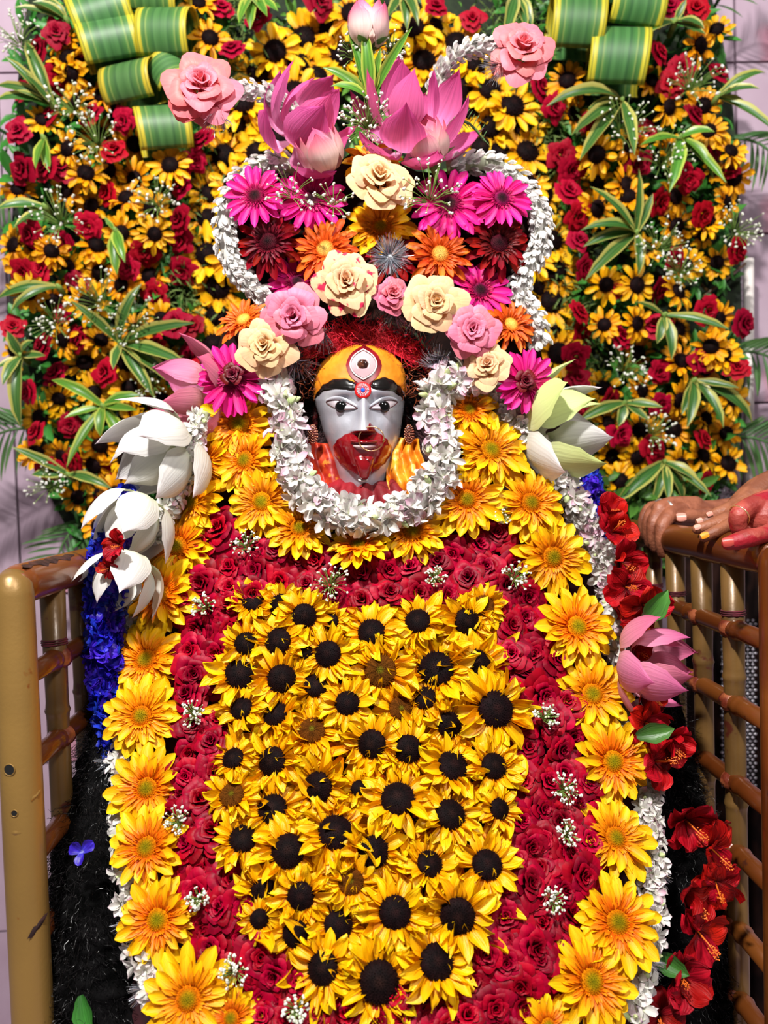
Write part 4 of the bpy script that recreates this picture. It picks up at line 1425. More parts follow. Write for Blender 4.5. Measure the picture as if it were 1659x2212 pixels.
garland('tuberose_garland', [(588, 820, 1.14), (612, 880, 1.12), (622, 950, 1.105), (640, 1025, 1.09), (692, 1090, 1.08), (770, 1122, 1.075), (850, 1112, 1.075), (915, 1070, 1.085), (958, 1010, 1.095), (948, 945, 1.11), (938, 880, 1.12), (965, 825, 1.13), (1030, 825, 1.14)],
        84, 'white and blush tuberose garland looped under the chin', 20, 4, arc=3.6, pink=.2, size=1.15)
garland('tuberose_garland', [(1010, 850, 1.16)] + on([(1080, 862), (1122, 920), (1178, 990), (1228, 1065), (1272, 1145), (1308, 1235), (1336, 1330), (1352, 1440)], -.012),
        74, 'white tuberose strand down the right shoulder beside the yellow gerberas', 19, 4, arc=3.4, pink=.2, size=1.15)
garland('tuberose_garland', on([(1348, 1500), (1376, 1600), (1396, 1700), (1405, 1800), (1410, 1900), (1403, 2000), (1390, 2090), (1368, 2200)], -.012),
        62, 'white tuberose strand along the lower right edge of the drape', 18, 4, arc=3.4, pink=.05, size=1.2)
garland('tuberose_garland', [(440, 890, 1.14), (415, 960, 1.13), (385, 1060, 1.125), (330, 1160, 1.12)],
        58, 'short white tuberose strand on the left shoulder by the white lotus', 18, 4, arc=3.2, size=1.2)
garland('tuberose_garland', on([(300, 1310), (288, 1370), (284, 1450), (272, 1540), (264, 1640), (262, 1740), (268, 1860), (285, 1960), (310, 2060), (345, 2170)], -.01),
        54, 'white tuberose strand along the left edge of the drape', 18, 3, arc=3.2, pink=.05, size=1.25)

# ------------------------------------------------------------------ crown frame: jasmine ropes
garland('jasmine_rope', [(640, 365, 1.21), (585, 352, 1.20), (525, 385, 1.195), (488, 450, 1.19), (488, 525, 1.19), (515, 590, 1.19), (560, 630, 1.19), (600, 690, 1.2)],
        56, 'white jasmine rope looping round the left half of the crown', 16, 5, 'rope', arc=3.3)
garland('jasmine_rope', [(965, 362, 1.21), (1040, 352, 1.2), (1105, 378, 1.195), (1155, 440, 1.19), (1168, 520, 1.19), (1130, 595, 1.19), (1122, 640, 1.19), (1155, 690, 1.19), (1165, 750, 1.2)],
        56, 'white jasmine rope looping round the right half of the crown', 16, 5, 'rope', arc=3.3)
garland('jasmine_rope', [(650, 255, 1.21), (605, 222, 1.20), (560, 196, 1.185), (485, 196, 1.17)], 44, 'white jasmine stalk holding the coral rose on the left', 13, 5, 'rope', arc=3.3)
garland('jasmine_rope', [(930, 210, 1.22), (952, 160, 1.21), (985, 118, 1.19), (1030, 102, 1.18), (1090, 106, 1.17)], 44, 'white jasmine stalk holding the coral rose on the right', 13, 5, 'rope', arc=3.3)

# crown backing
mb = MB()
outl = spline([(690, 380), (600, 365), (520, 395), (495, 470), (505, 560), (540, 640), (480, 720), (470, 830), (560, 900), (640, 850), (680, 740), (780, 690), (900, 720), (950, 820), (1060, 880), (1170, 850), (1160, 720), (1120, 640), (1150, 560), (1160, 470), (1120, 395), (1040, 365), (900, 370), (800, 300)], 4)
cc = P(800, 560, 1.235)
for y0 in (1.222, 1.24):
    for (x, y) in outl:
        mb.v.append(P(x, y, y0)); mb.uv.append((.5, .5))
k = len(outl)
bm_faces = [tuple(range(k)), tuple(range(2 * k - 1, k - 1, -1))]
for i in range(k):
    j = (i + 1) % k
    bm_faces.append((i, j, k + j, k + i))
mb.f, mb.mi = bm_faces, [0] * len(bm_faces)
o = link('crown_board', mb.mesh('crown_board', 'dark_brown', False))
tag(o, 'dark board behind the gerberas and roses of the crown', 'crown')

# ------------------------------------------------------------------ crown flowers
def toward(x, y, d, dx=0.0, dz=0.0):
    p = P(x, y, d)
    return p, (Vector((dx, -1, .12 + dz))).normalized()


CR = [('mag', 552, 425, 66, 1.165, -.15, .1, 'magenta gerbera at the upper left corner of the crown'), ('mag', 672, 432, 72, 1.18, .1, .1, 'magenta gerbera dusted with gypsophila, upper left of the peach rose'),
      ('mag', 970, 442, 78, 1.175, -.1, .05, 'large magenta gerbera right of the top peach rose'), ('mag', 1083, 430, 64, 1.16, .15, .1, 'magenta gerbera at the upper right corner of the crown'),
      ('mag', 643, 610, 64, 1.185, -.1, .1, 'magenta gerbera peeping out above the left pink rose'), ('mag', 1037, 628, 66, 1.175, .1, .1, 'magenta gerbera above the right pink rose'),
      ('mag', 503, 818, 76, 1.13, -.15, -.05, 'magenta gerbera with a dark rose heart, left end of the crown'), ('mag', 1137, 826, 68, 1.13, .2, 0, 'magenta gerbera with a dark rose heart, right end of the crown'),
      ('red', 580, 524, 74, 1.17, -.15, 0, 'dark crimson gerbera on the left of the crown'), ('red', 1077, 527, 74, 1.17, .15, 0, 'dark crimson gerbera on the right of the crown'),
      ('red', 842, 548, 70, 1.19, 0, .2, 'crimson gerbera behind the silver tinsel burst'),
      ('or', 703, 540, 76, 1.165, -.1, .1, 'orange gerbera left of the silver tinsel burst'), ('or', 950, 550, 74, 1.165, .1, 0, 'orange gerbera right of the silver tinsel burst'),
      ('or', 527, 692, 62, 1.165, -.3, .5, 'orange gerbera beside the left pink rose'), ('or', 1103, 702, 62, 1.165, .3, .2, 'orange gerbera beside the right pink rose'),
      ('yellow', 805, 350, 62, 1.2, 0, .5, 'amber gerbera behind the top peach rose'), ('yellow', 822, 492, 78, 1.195, 0, .2, 'amber gerbera half hidden below the top peach rose')]
for kind, x, y, r, d, dx, dz, lb in CR:
    p, n = toward(x, y, d, dx, dz)
    gerbera(kind, p, n, r * 1.08 * S(d), lb, 'gerberas of the crown', n1=16 if kind == 'mag' else 14, n2=15 if kind == 'mag' else 12)
for x, y, lb in ((505, 812, 'maroon rose pinned in the left magenta gerbera'), (1132, 826, 'maroon rose pinned in the right magenta gerbera')):
    p, n = toward(x, y, 1.118, -.1 if x < 800 else .15)
    rose('dark', p, n, 31 * S(1.12), lb, None, (3, 4, 0))
RZ = [('peach', 822, 398, 68, 1.15, 0, .05, 'peach rose at the top centre of the crown', .78), ('peach_stain', 750, 617, 66, 1.125, -.05, -.05, 'peach rose stained red, above the hair', .88),
      ('peach', 937, 660, 60, 1.12, .05, -.05, 'peach rose right above the hair', 1), ('peach', 577, 752, 56, 1.115, -.1, -.05, 'peach rose beside the left magenta gerbera', 1),
      ('peach', 1052, 795, 50, 1.125, -.15, .1, 'small peach rose beside the right magenta gerbera', .9), ('pink', 636, 690, 62, 1.115, -.05, -.1, 'pink rose left of the hair', 1),
      ('pink', 1017, 718, 54, 1.12, .05, -.05, 'pink rose right of the hair', 1), ('small', 847, 640, 36, 1.12, .1, .05, 'small dusty red rose below the tinsel burst', 1),
      ('coral', 438, 200, 68, 1.15, .1, .05, 'coral pink rose on the left stalk of the crown', 1), ('coral', 1128, 120, 62, 1.15, -.05, .05, 'coral pink rose on the right stalk of the crown', 1)]
for kind, x, y, r, d, dx, dz, lb, sq in RZ:
    p, n = toward(x, y, d, dx, dz)
    rose(kind, p, n, r * 1.12 * S(d), lb, 'roses of the crown', (4, 5, 6), squash=sq)
# the drooping outer petal of the left stalk rose
lr = [o for o in COL.objects if o.get('label') == 'coral pink rose on the left stalk of the crown'][0]
for k_, (px_, py_) in enumerate(((412, 235), (440, 245))):
    dv = (P(px_, py_, 1.16) - P(438, 200, 1.16)).normalized()
    m_ = aim(P(432 + 12 * k_, 205, 1.155), dv + Vector((0, -.1, -.3)), (0, -1, .2), 1.0)
    link('petal', petal(78 * S(1.15), 80 * S(1.15), PROFILE_ROUND, .0, .3, .25, .04, .1, 8, 8, FR).mesh('petal', 'rose_coral'), lr, lr.matrix_basis.inverted() @ m_)
rosebud(P(797, 108, 1.19), (0, -.3, 1), 92 * S(1.2), 'bicolor', 'pink and white rosebud at the very top of the crown')
rosebud(P(712, 372, 1.165), (-.35, -.55, .75), 98 * S(1.17), 'bicolor', 'pale pink rosebud below the left lotus', False)
rosebud(P(935, 352, 1.165), (-.25, -.6, .75), 92 * S(1.17), 'bicolor', 'pale rosebud with green sepals below the right lotus')

# ------------------------------------------------------------------ lotuses
LP = {k: [cup_petal(r_, a_, FR, 8, 12, f_).mesh('petal', 'lotus_' + k) for (r_, a_, f_) in ((.36, .82, .0), (.33, .9, .06), (.40, .75, .03))] for k in ('pink', 'pale', 'white', 'green')}


def lotus(p, axis, L, kind, label, rings, group=None, roll=0.0, alt=None):
    """rings: (count, opening in degrees, scale)"""
    root = link('lotus', None, None, place(p, axis, L, roll))
    root.empty_display_size = .05
    tag(root, label, 'flower', group)
    for q, (cnt, op, sc_) in enumerate(rings):
        for i in range(cnt):
            an = 2 * math.pi * (i + .5 * (q % 2)) / cnt + FR.uniform(-.12, .12)
            kk = alt if (alt and FR.random() < .4) else kind
            link('petal', FR.choice(LP[kk]), root, rotz(an) @ Matrix.Rotation(math.radians(op + FR.uniform(-6, 6)), 4, 'Y') @ Matrix.Scale(sc_ * FR.uniform(.94, 1.05), 4))
    return root


lotus(P(640, 300, 1.19), (.55, -.62, .45), 150 * S(1.18), 'pink', 'pink lotus bud with folded petals on the left of the crown top', [(4, 60, .95), (4, 26, 1.0), (3, 2, .9)], roll=.9)
lotus(P(885, 290, 1.19), (.12, -.7, .62), 160 * S(1.18), 'pink', 'opening pink lotus on the right of the crown top', [(5, 68, .98), (5, 34, 1.0), (3, 6, .9)], roll=.1)
lotus(P(450, 850, 1.19), (-.85, -.4, .1), 140 * S(1.2), 'pale', 'faded pink lotus behind the left magenta gerbera', [(5, 55, 1.0), (4, 15, .9)], roll=.5)
lotus(P(386, 962, 1.15), (-.75, -.35, -.55), 155 * S(1.15), 'white', 'large white lotus on the left shoulder', [(6, 54, 1.08), (5, 28, 1.05), (4, 6, .95)], roll=.3)
lotus(P(314, 1085, 1.085), (-.42, -.4, -.8), 125 * S(1.15), 'white', 'white lotus hanging below the larger one on the left shoulder', [(5, 30, 1.08), (4, 8, 1.0)], roll=.9)
lotus(P(286, 1212, 1.05), (-.25, -.5, -.8), 125 * S(1.13), 'white', 'folded white lotus petals beside the second left gerbera', [(4, 26, 1.05), (3, 6, .95)], roll=.2)
lotus(P(1165, 935, 1.20), (.92, -.35, .0), 165 * S(1.16), 'white', 'white lotus with green tinged petals on the right shoulder', [(6, 52, 1.12), (5, 28, 1.05), (3, 6, .95)], roll=.7, alt='green')
lotus(P(1365, 1425, 1.02), (.88, -.46, -.08), 142 * S(1.02), 'pale', 'pink lotus leaning on the right railing', [(5, 62, 1.0), (4, 28, 1.0), (3, 4, .92)], roll=.6)

# ------------------------------------------------------------------ crown top greens, tinsel
LEAF_BLADE = [petal(1.0, w_, PROFILE_LEAF, a0, c_, .35, .0, tw_, 6, 9, FR, 0, 0) for (w_, a0, c_, tw_) in ((.17, .1, -.5, .1), (.2, .2, -.9, -.2), (.15, .0, -.3, .3), (.18, .3, -1.2, 0))]
BLADE = {k: [b_.mesh('leaf', k) for b_ in LEAF_BLADE] for k in ('dracaena', 'dracaena2')}


def rosette(cx_, cy_, d, tips, label, key='dracaena', group=None, base=.0, wide=1.0):
    """strap leaves from one crown; tips give where each leaf ends in the photograph's frame"""
    c = P(cx_, cy_, d)
    root = link('dracaena_rosette', None, None, Matrix.Translation(c))
    root.empty_display_size = .02
    tag(root, label, 'leaf cluster', group)
    for t in tips:
        tp = P(t[0], t[1], d - (t[2] if len(t) > 2 else rng.uniform(.01, .05)))
        v = tp - c
        L = v.length * 1.06
        m_ = aim(Vector((0, 0, 0)), v + Vector((0, -.25, .10)) * L, Vector((0, -1, .5))) @ Matrix.Diagonal((L, L * wide * 1.35 * max(.8, min(1.5, .1 / L)), L, 1))
        link('leaf', FR.choice(BLADE[key]), root, m_)
    link('stem', MB().tube([(0, .03, -.01), (0, 0, 0), (0, -.012, .004)], [.006, .007, .003], 6).mesh('stem', 'stem'), root)
    return root


rosette(800, 225, 1.2, [(752, 66), (790, 62), (884, 66), (704, 140), (724, 170), (820, 110)], 'upright striped leaves rising between the two lotuses', 'dracaena2', wide=.8)
for x, y, d, r, lb, nb in ((795, 275, 1.165, 62, 'gypsophila cloud between the two lotuses', 90), (765, 120, 1.2, 40, 'gypsophila under the topmost rosebud on the left', 40), (845, 110, 1.2, 42, 'gypsophila under the topmost rosebud on the right', 40),
                           (630, 420, 1.13, 60, 'thin gypsophila sprig over the left magenta gerberas', 26), (930, 430, 1.13, 70, 'thin gypsophila sprig over the right magenta gerbera', 40), (720, 440, 1.14, 50, 'gypsophila sprig left of the top peach rose', 26)):
    p, n = toward(x, y, d)
    gyp_spray(p, n, r * S(d), lb, nb)


def tinsel(x, y, d, L, label, dirv=None, n=160, spread=1.0):
    p = P(x, y, d)
    root = link('tinsel_tuft', None, None, Matrix.Translation(p))
    root.empty_display_size = .02

    def s_(rs):
        a, b = rs.uniform(0, 6.28), rs.uniform(-1, 1)
        v = Vector((math.cos(a), rs.uniform(-.9, .1), math.sin(a)))
        if dirv:
            v = Vector(dirv) + v * spread
        return Vector((0, 0, 0)), v, rs.uniform(.6, 1.0) * L
    link('strands', strands(n, s_, .0008, 2, .06, random.Random(int(x))).mesh('strands', 'tinsel'), root, kind='stuff')
    link('knot', MB().ball((0, 0, 0), .005, 8, 6).mesh('knot', 'tinsel'), root)
    return tag(root, label, 'tinsel')


tinsel(842, 556, 1.135, 52 * S(1.14), 'silver tinsel burst in the middle of the crown', None, 420)
for x, y, dv, lb in ((700, 715, (-.2, -.3, -.8), 'dark silver tinsel tuft under the stained peach rose'), (850, 672, (0, -.3, -.9), 'silver tinsel tuft under the small dusty rose'), (895, 680, (.2, -.3, -.8), 'silver tinsel tuft left of the right peach rose'),
                     (640, 780, (.3, -.3, -.6), 'silver tinsel tuft between the left pink rose and hair'), (965, 775, (-.4, -.3, -.5), 'silver tinsel tuft between the right pink rose and hair'), (945, 800, (-.2, -.3, .6), 'silver tinsel tuft above the right tuberose flowers'),
                     (470, 240, (.05, -.2, -.9), 'silver tinsel tuft under the left stalk rose'), (1085, 140, (-.6, -.2, -.6), 'silver tinsel tuft beside the right stalk rose')):
    tinsel(x, y, 1.15, 62 * S(1.15), lb, dv, 110, .55)
for x, y, dv, lb in ((250, 1640, (-.9, -.3, -.3), 'tinsel tuft at the left drape edge beside black wool'), (330, 2130, (-.9, -.3, -.2), 'tinsel tuft at the lower left drape edge'), (290, 1985, (-.8, -.3, -.5), 'tinsel tuft by the seventh left gerbera'),
                     (1405, 1880, (.8, -.3, -.5), 'tinsel tuft at the right drape edge by the fifth gerbera'), (1385, 2075, (.9, -.3, -.3), 'tinsel tuft at the lower right drape edge'), (1330, 1280, (.6, -.3, .5), 'tinsel tuft on the right tuberose strand'),
                     (1350, 1470, (.2, -.3, .8), 'tinsel tuft between the right strand and the pink lotus'), (1180, 1000, (.5, -.3, .7), 'tinsel tuft below the white lotus on the right shoulder')):
    tinsel(x, y, D(x, y) - .01, 48 * S(1.0), lb, dv, 60, .45)

# ------------------------------------------------------------------ blue pea-flower garlands, hibiscus
def ruffled(mat, cnt, rs, L=1.0, W=.9, rip=.12, open_=.5):
    mb = MB()
    for k in range(cnt):
        mb.add(petal(L * rs.uniform(.8, 1.1), W * rs.uniform(.8, 1.15), PROFILE_ROUND, open_ + rs.uniform(-.3, .3), rs.uniform(-.8, .4), .2, rip, rs.uniform(-.5, .5), 6, 6, rs), rotz(2 * math.pi * k / cnt + rs.uniform(-.3, .3)))
    return mb


BLUE = [ruffled('blue', 6, FR, 1.0, 1.0, .16, .6).mesh('floret', 'blue') for _ in range(4)]


def blue_garland(path, width, label):
    pp = spline(path, 12)
    W = [P(*q) for q in pp]
    root = link('blue_garland', None, None, Matrix.Translation(W[0]))
    root.empty_display_size = .02
    tag(root, label, 'garland')
    inv = Matrix.Translation(-W[0])
    rad = width / 2 * S(path[0][2])
    link('core', MB().tube(W, [rad * .6] * len(W), 8).mesh('core', 'blue'), root, inv)
    acc = 0
    for k in range(1, len(W)):
        t = W[k] - W[k - 1]
        acc += t.length
        if acc < rad * .42:
            continue
        acc = 0
        t.normalize()
        toc = (Vector((0, 0, CAMZ)) - W[k]).normalized()
        sd = t.cross(toc).normalized()
        for i in range(3):
            a = (-.5 + (i + rng.uniform(.2, .8)) / 3) * 3.4
            d = toc * math.cos(a) + sd * math.sin(a)
            link('floret', rng.choice(BLUE), root, inv @ place(W[k] + d * rad * .45, d + Vector((rng.uniform(-.4, .4), 0, rng.uniform(-.4, .4))), rad * .62 * rng.uniform(.85, 1.15), rng.uniform(0, 6.28)))


blue_garland([(285, 1060, 1.17), (255, 1130, 1.12), (232, 1200, 1.07), (228, 1290, 1.06), (226, 1380, 1.055), (232, 1460, 1.055), (248, 1550, 1.05), (258, 1630, 1.04), (262, 1700, 1.03)], 88, 'deep blue pea-flower garland hanging at the left of the idol')
blue_garland([(1245, 985, 1.2), (1262, 1040, 1.19), (1272, 1100, 1.18), (1278, 1160, 1.17)], 78, 'deep blue pea-flower garland behind the right shoulder')

HIB = []
for s in range(3):
    rs = random.Random(70 + s)
    HIB.append([petal(1.0 * rs.uniform(.9, 1.1), .95, PROFILE_ROUND, .5 + rs.uniform(-.3, .3), rs.uniform(-.9, .2), .15, .13, rs.uniform(-.4, .4), 7, 7, rs).mesh('petal', 'hibiscus') for _ in range(3)])
mb = MB().tube([(0, 0, 0), (.05, 0, .6), (.15, 0, 1.15)], [.05, .035, .03], 6)
for k in range(40):
    t = rng.uniform(.5, 1.05)
    c = Vector((.05 + .1 * t, 0, .3 + .85 * t)) if t < 1 else Vector((.15, 0, 1.15))
    dv = Vector((rng.uniform(-1, 1), rng.uniform(-1, 1), rng.uniform(-.2, .6))).normalized() * .14
    mb.ball(c + dv, .03, 5, 4)
STAMEN = mb.mesh('stamen', 'stamen')


def hibiscus(x, y, d, r, n, label, closed=0.0):
    root = link('hibiscus', None, None, place(P(x, y, d), n, r * S(d), rng.uniform(0, 6.28)))
    root.empty_display_size = .05
    tag(root, label, 'flower', 'red hibiscus flowers beside the idol')
    ks = rng.choice(HIB)
    for k in range(5):
        link('petal', rng.choice(ks), root, rotz(k * 1.2566 + rng.uniform(-.2, .2)) @ Matrix.Rotation(-closed + rng.uniform(-.25, .25), 4, 'Y'))
    link('stamen', STAMEN, root, Matrix.Rotation(rng.uniform(-.3, .3), 4, 'X') @ Matrix.Scale(.75, 4))


HB = [(1322, 1150, 1.10, 42, 'topmost red hibiscus, beside the blue garland by the right railing'), (1338, 1215, 1.07, 46, 'red hibiscus under the topmost one, by the railing'), (1350, 1268, 1.045, 44, 'red hibiscus with orange stamens at mid railing'),
      (1310, 1110, 1.12, 36, 'small red hibiscus peeping past the blue garland'), (1322, 1300, 1.10, 42, 'dark red hibiscus deep behind the tuberose strand'), (1388, 1305, 1.03, 46, 'bright red hibiscus touching the first crossbar of the right railing'), (1370, 1350, 1.04, 42, 'red hibiscus just above the pink lotus'), (1365, 1395, 1.04, 38, 'dark red hibiscus behind the pink lotus'),
      (1385, 1500, 1.01, 42, 'red hibiscus just below the pink lotus'), (1392, 1560, .99, 46, 'red hibiscus below the green leaf sprig'), (1440, 1600, .99, 44, 'red hibiscus against a right baluster'), (1412, 1645, .98, 52, 'red hibiscus hanging beside the fourth right gerbera'),
      (1480, 1770, .955, 56, 'red hibiscus at the top of the lower right cluster'), (1530, 1828, .94, 54, 'red hibiscus with long stamen touching the railing'), (1545, 1905, .925, 52, 'red hibiscus at the right of the lower cluster'),
      (1475, 1925, .93, 60, 'red hibiscus with a white petal on it'), (1505, 2010, .915, 56, 'red hibiscus pointing down below the lower cluster'), (1465, 2110, .90, 56, 'lowest large red hibiscus on the black wool'), (1425, 2195, .89, 50, 'dark red hibiscus at the bottom edge on the right')]
for x, y, d, r, lb in HB:
    hibiscus(x, y, d, r * 1.3, (rng.uniform(-.1, .7), -1, rng.uniform(-.4, .4)), lb, .15)
hibiscus(262, 1180, 0.99, 40, (-.4, -1, .1), 'red hibiscus tucked between blue garland and white lotus')
hibiscus(236, 1228, 0.99, 28, (-.4, -1, -.2), 'small red hibiscus on the blue garland, left side')
# leaves among them
for x, y, d, dv, L, lb in ((1390, 1345, 1.0, (.5, -.3, .8), 60, 'green leaf above the pink lotus'), (1375, 1590, .96, (.9, -.4, .3), 55, 'green leaf between hibiscus flowers below the pink lotus'), (1405, 2060, .9, (.8, -.5, -.3), 58, 'green leaf beside the sixth right gerbera'),
                          (175, 2150, .87, (.3, -.4, -.8), 55, 'dull green leaf at the lower left on black wool')):
    o = link('leaf', petal(1.0, .55, PROFILE_LEAF, .1, -.4, .3, .02, .2, 6, 9, FR).mesh('leaf', 'leaf'), None, aim(P(x, y, d), dv, (0, -1, .4), L * 1.5 * S(d)))
    tag(o, lb, 'leaf')
# a single blue flower fallen on the wool
o = link('pea_flower', ruffled('blue', 3, FR, 1.0, 1.0, .1, .5).mesh('pea_flower', 'blue'), None, place(P(178, 1840, .895), (-.2, -1, .4), 30 * S(.9), .5))
tag(o, 'single blue pea flower fallen on the black wool', 'flower')

# ------------------------------------------------------------------ black wool on both sides
def wool(path, label, seed, n=9000):
    pp = spline(path, 16)
    root = link('black_wool', None, None, Matrix.Translation(P(*pp[-1][:3])))
    root.empty_display_size = .02
    tag(root, label, 'wool')
    inv = Matrix.Translation(-root.matrix_basis.translation)
    mb = MB()
    pts = []
    nn = 48
    rings = []
    for k, (x, y, d, r) in enumerate(pp):
        c = P(x, y, d)
        rings.append((c, r * S(d)))
        for i in range(nn + 1):
            a = 2 * math.pi * i / nn
            q = Vector((math.cos(a), math.sin(a) * .6, 0)) * r * S(d)
            q *= 1 + .22 * noise.noise((math.cos(a) * 2, math.sin(a) * 2, k * .35 + seed)) + .10 * noise.noise((math.cos(a) * 6, math.sin(a) * 6, k * 1.1 + seed))
            pts.append(c + q)
    mb.grid(pts, nn, len(pp) - 1)
    link('wool_mass', mb.mesh('wool_mass', 'fur'), root, inv)

    def s_(rs):
        k = rs.randrange(len(rings))
        c, r = rings[k]
        a = rs.uniform(math.pi, 2 * math.pi) if rs.random() < .85 else rs.uniform(0, math.pi)
        d = Vector((math.cos(a), math.sin(a) * .6, rs.uniform(-.3, .3)))
        return c + Vector((math.cos(a), math.sin(a) * .6, 0)) * r * .97 + Vector((0, 0, rs.uniform(-.02, .02))), d + Vector((0, 0, rs.uniform(-1.2, .2))), rs.uniform(.01, .03)
    link('fibres', strands(n, s_, .0006, 7, .9, random.Random(seed)).mesh('fibres', 'fibre'), root, inv, 'stuff')


wool([(248, 1440, 1.10, 24), (238, 1540, 1.07, 36), (222, 1640, 1.03, 50), (203, 1760, .99, 66), (190, 1880, .955, 78), (192, 2000, .93, 86), (205, 2120, .91, 94), (222, 2260, .89, 104), (222, 2420, .88, 104)], 'thick black wool hanging between the left railing and the drape', 1)
wool([(1400, 1400, 1.14, 40), (1430, 1600, 1.12, 60), (1450, 1760, 1.11, 80), (1475, 1900, 1.08, 95), (1485, 2040, 1.06, 105), (1475, 2180, 1.04, 115), (1475, 2420, 1.02, 115)], 'black wool behind the hibiscus flowers inside the right railing', 2)

# ------------------------------------------------------------------ railings of bamboo-like metal tube
def tube_nodes(a, b, r, step, bulge=1.16, n=14):
    """a tube with swollen nodes every step"""
    a, b = Vector(a), Vector(b)
    L = (b - a).length
    ts = [0, L]
    k = step * .6
    while k < L:
        ts += [k - .012, k - .004, k, k + .004, k + .012]
        k += step
    ts = sorted(t for t in ts if 0 <= t <= L)
    pts, rad = [], []
    for t in ts:
        pts.append(a + (b - a) * (t / L))
        ph = (t - step * .6) / step
        e = abs(ph - round(ph)) * step
        rad.append(r * (bulge if e < .001 else 1.05 if e < .006 else 1.0))
    return MB().tube(pts, rad, n)


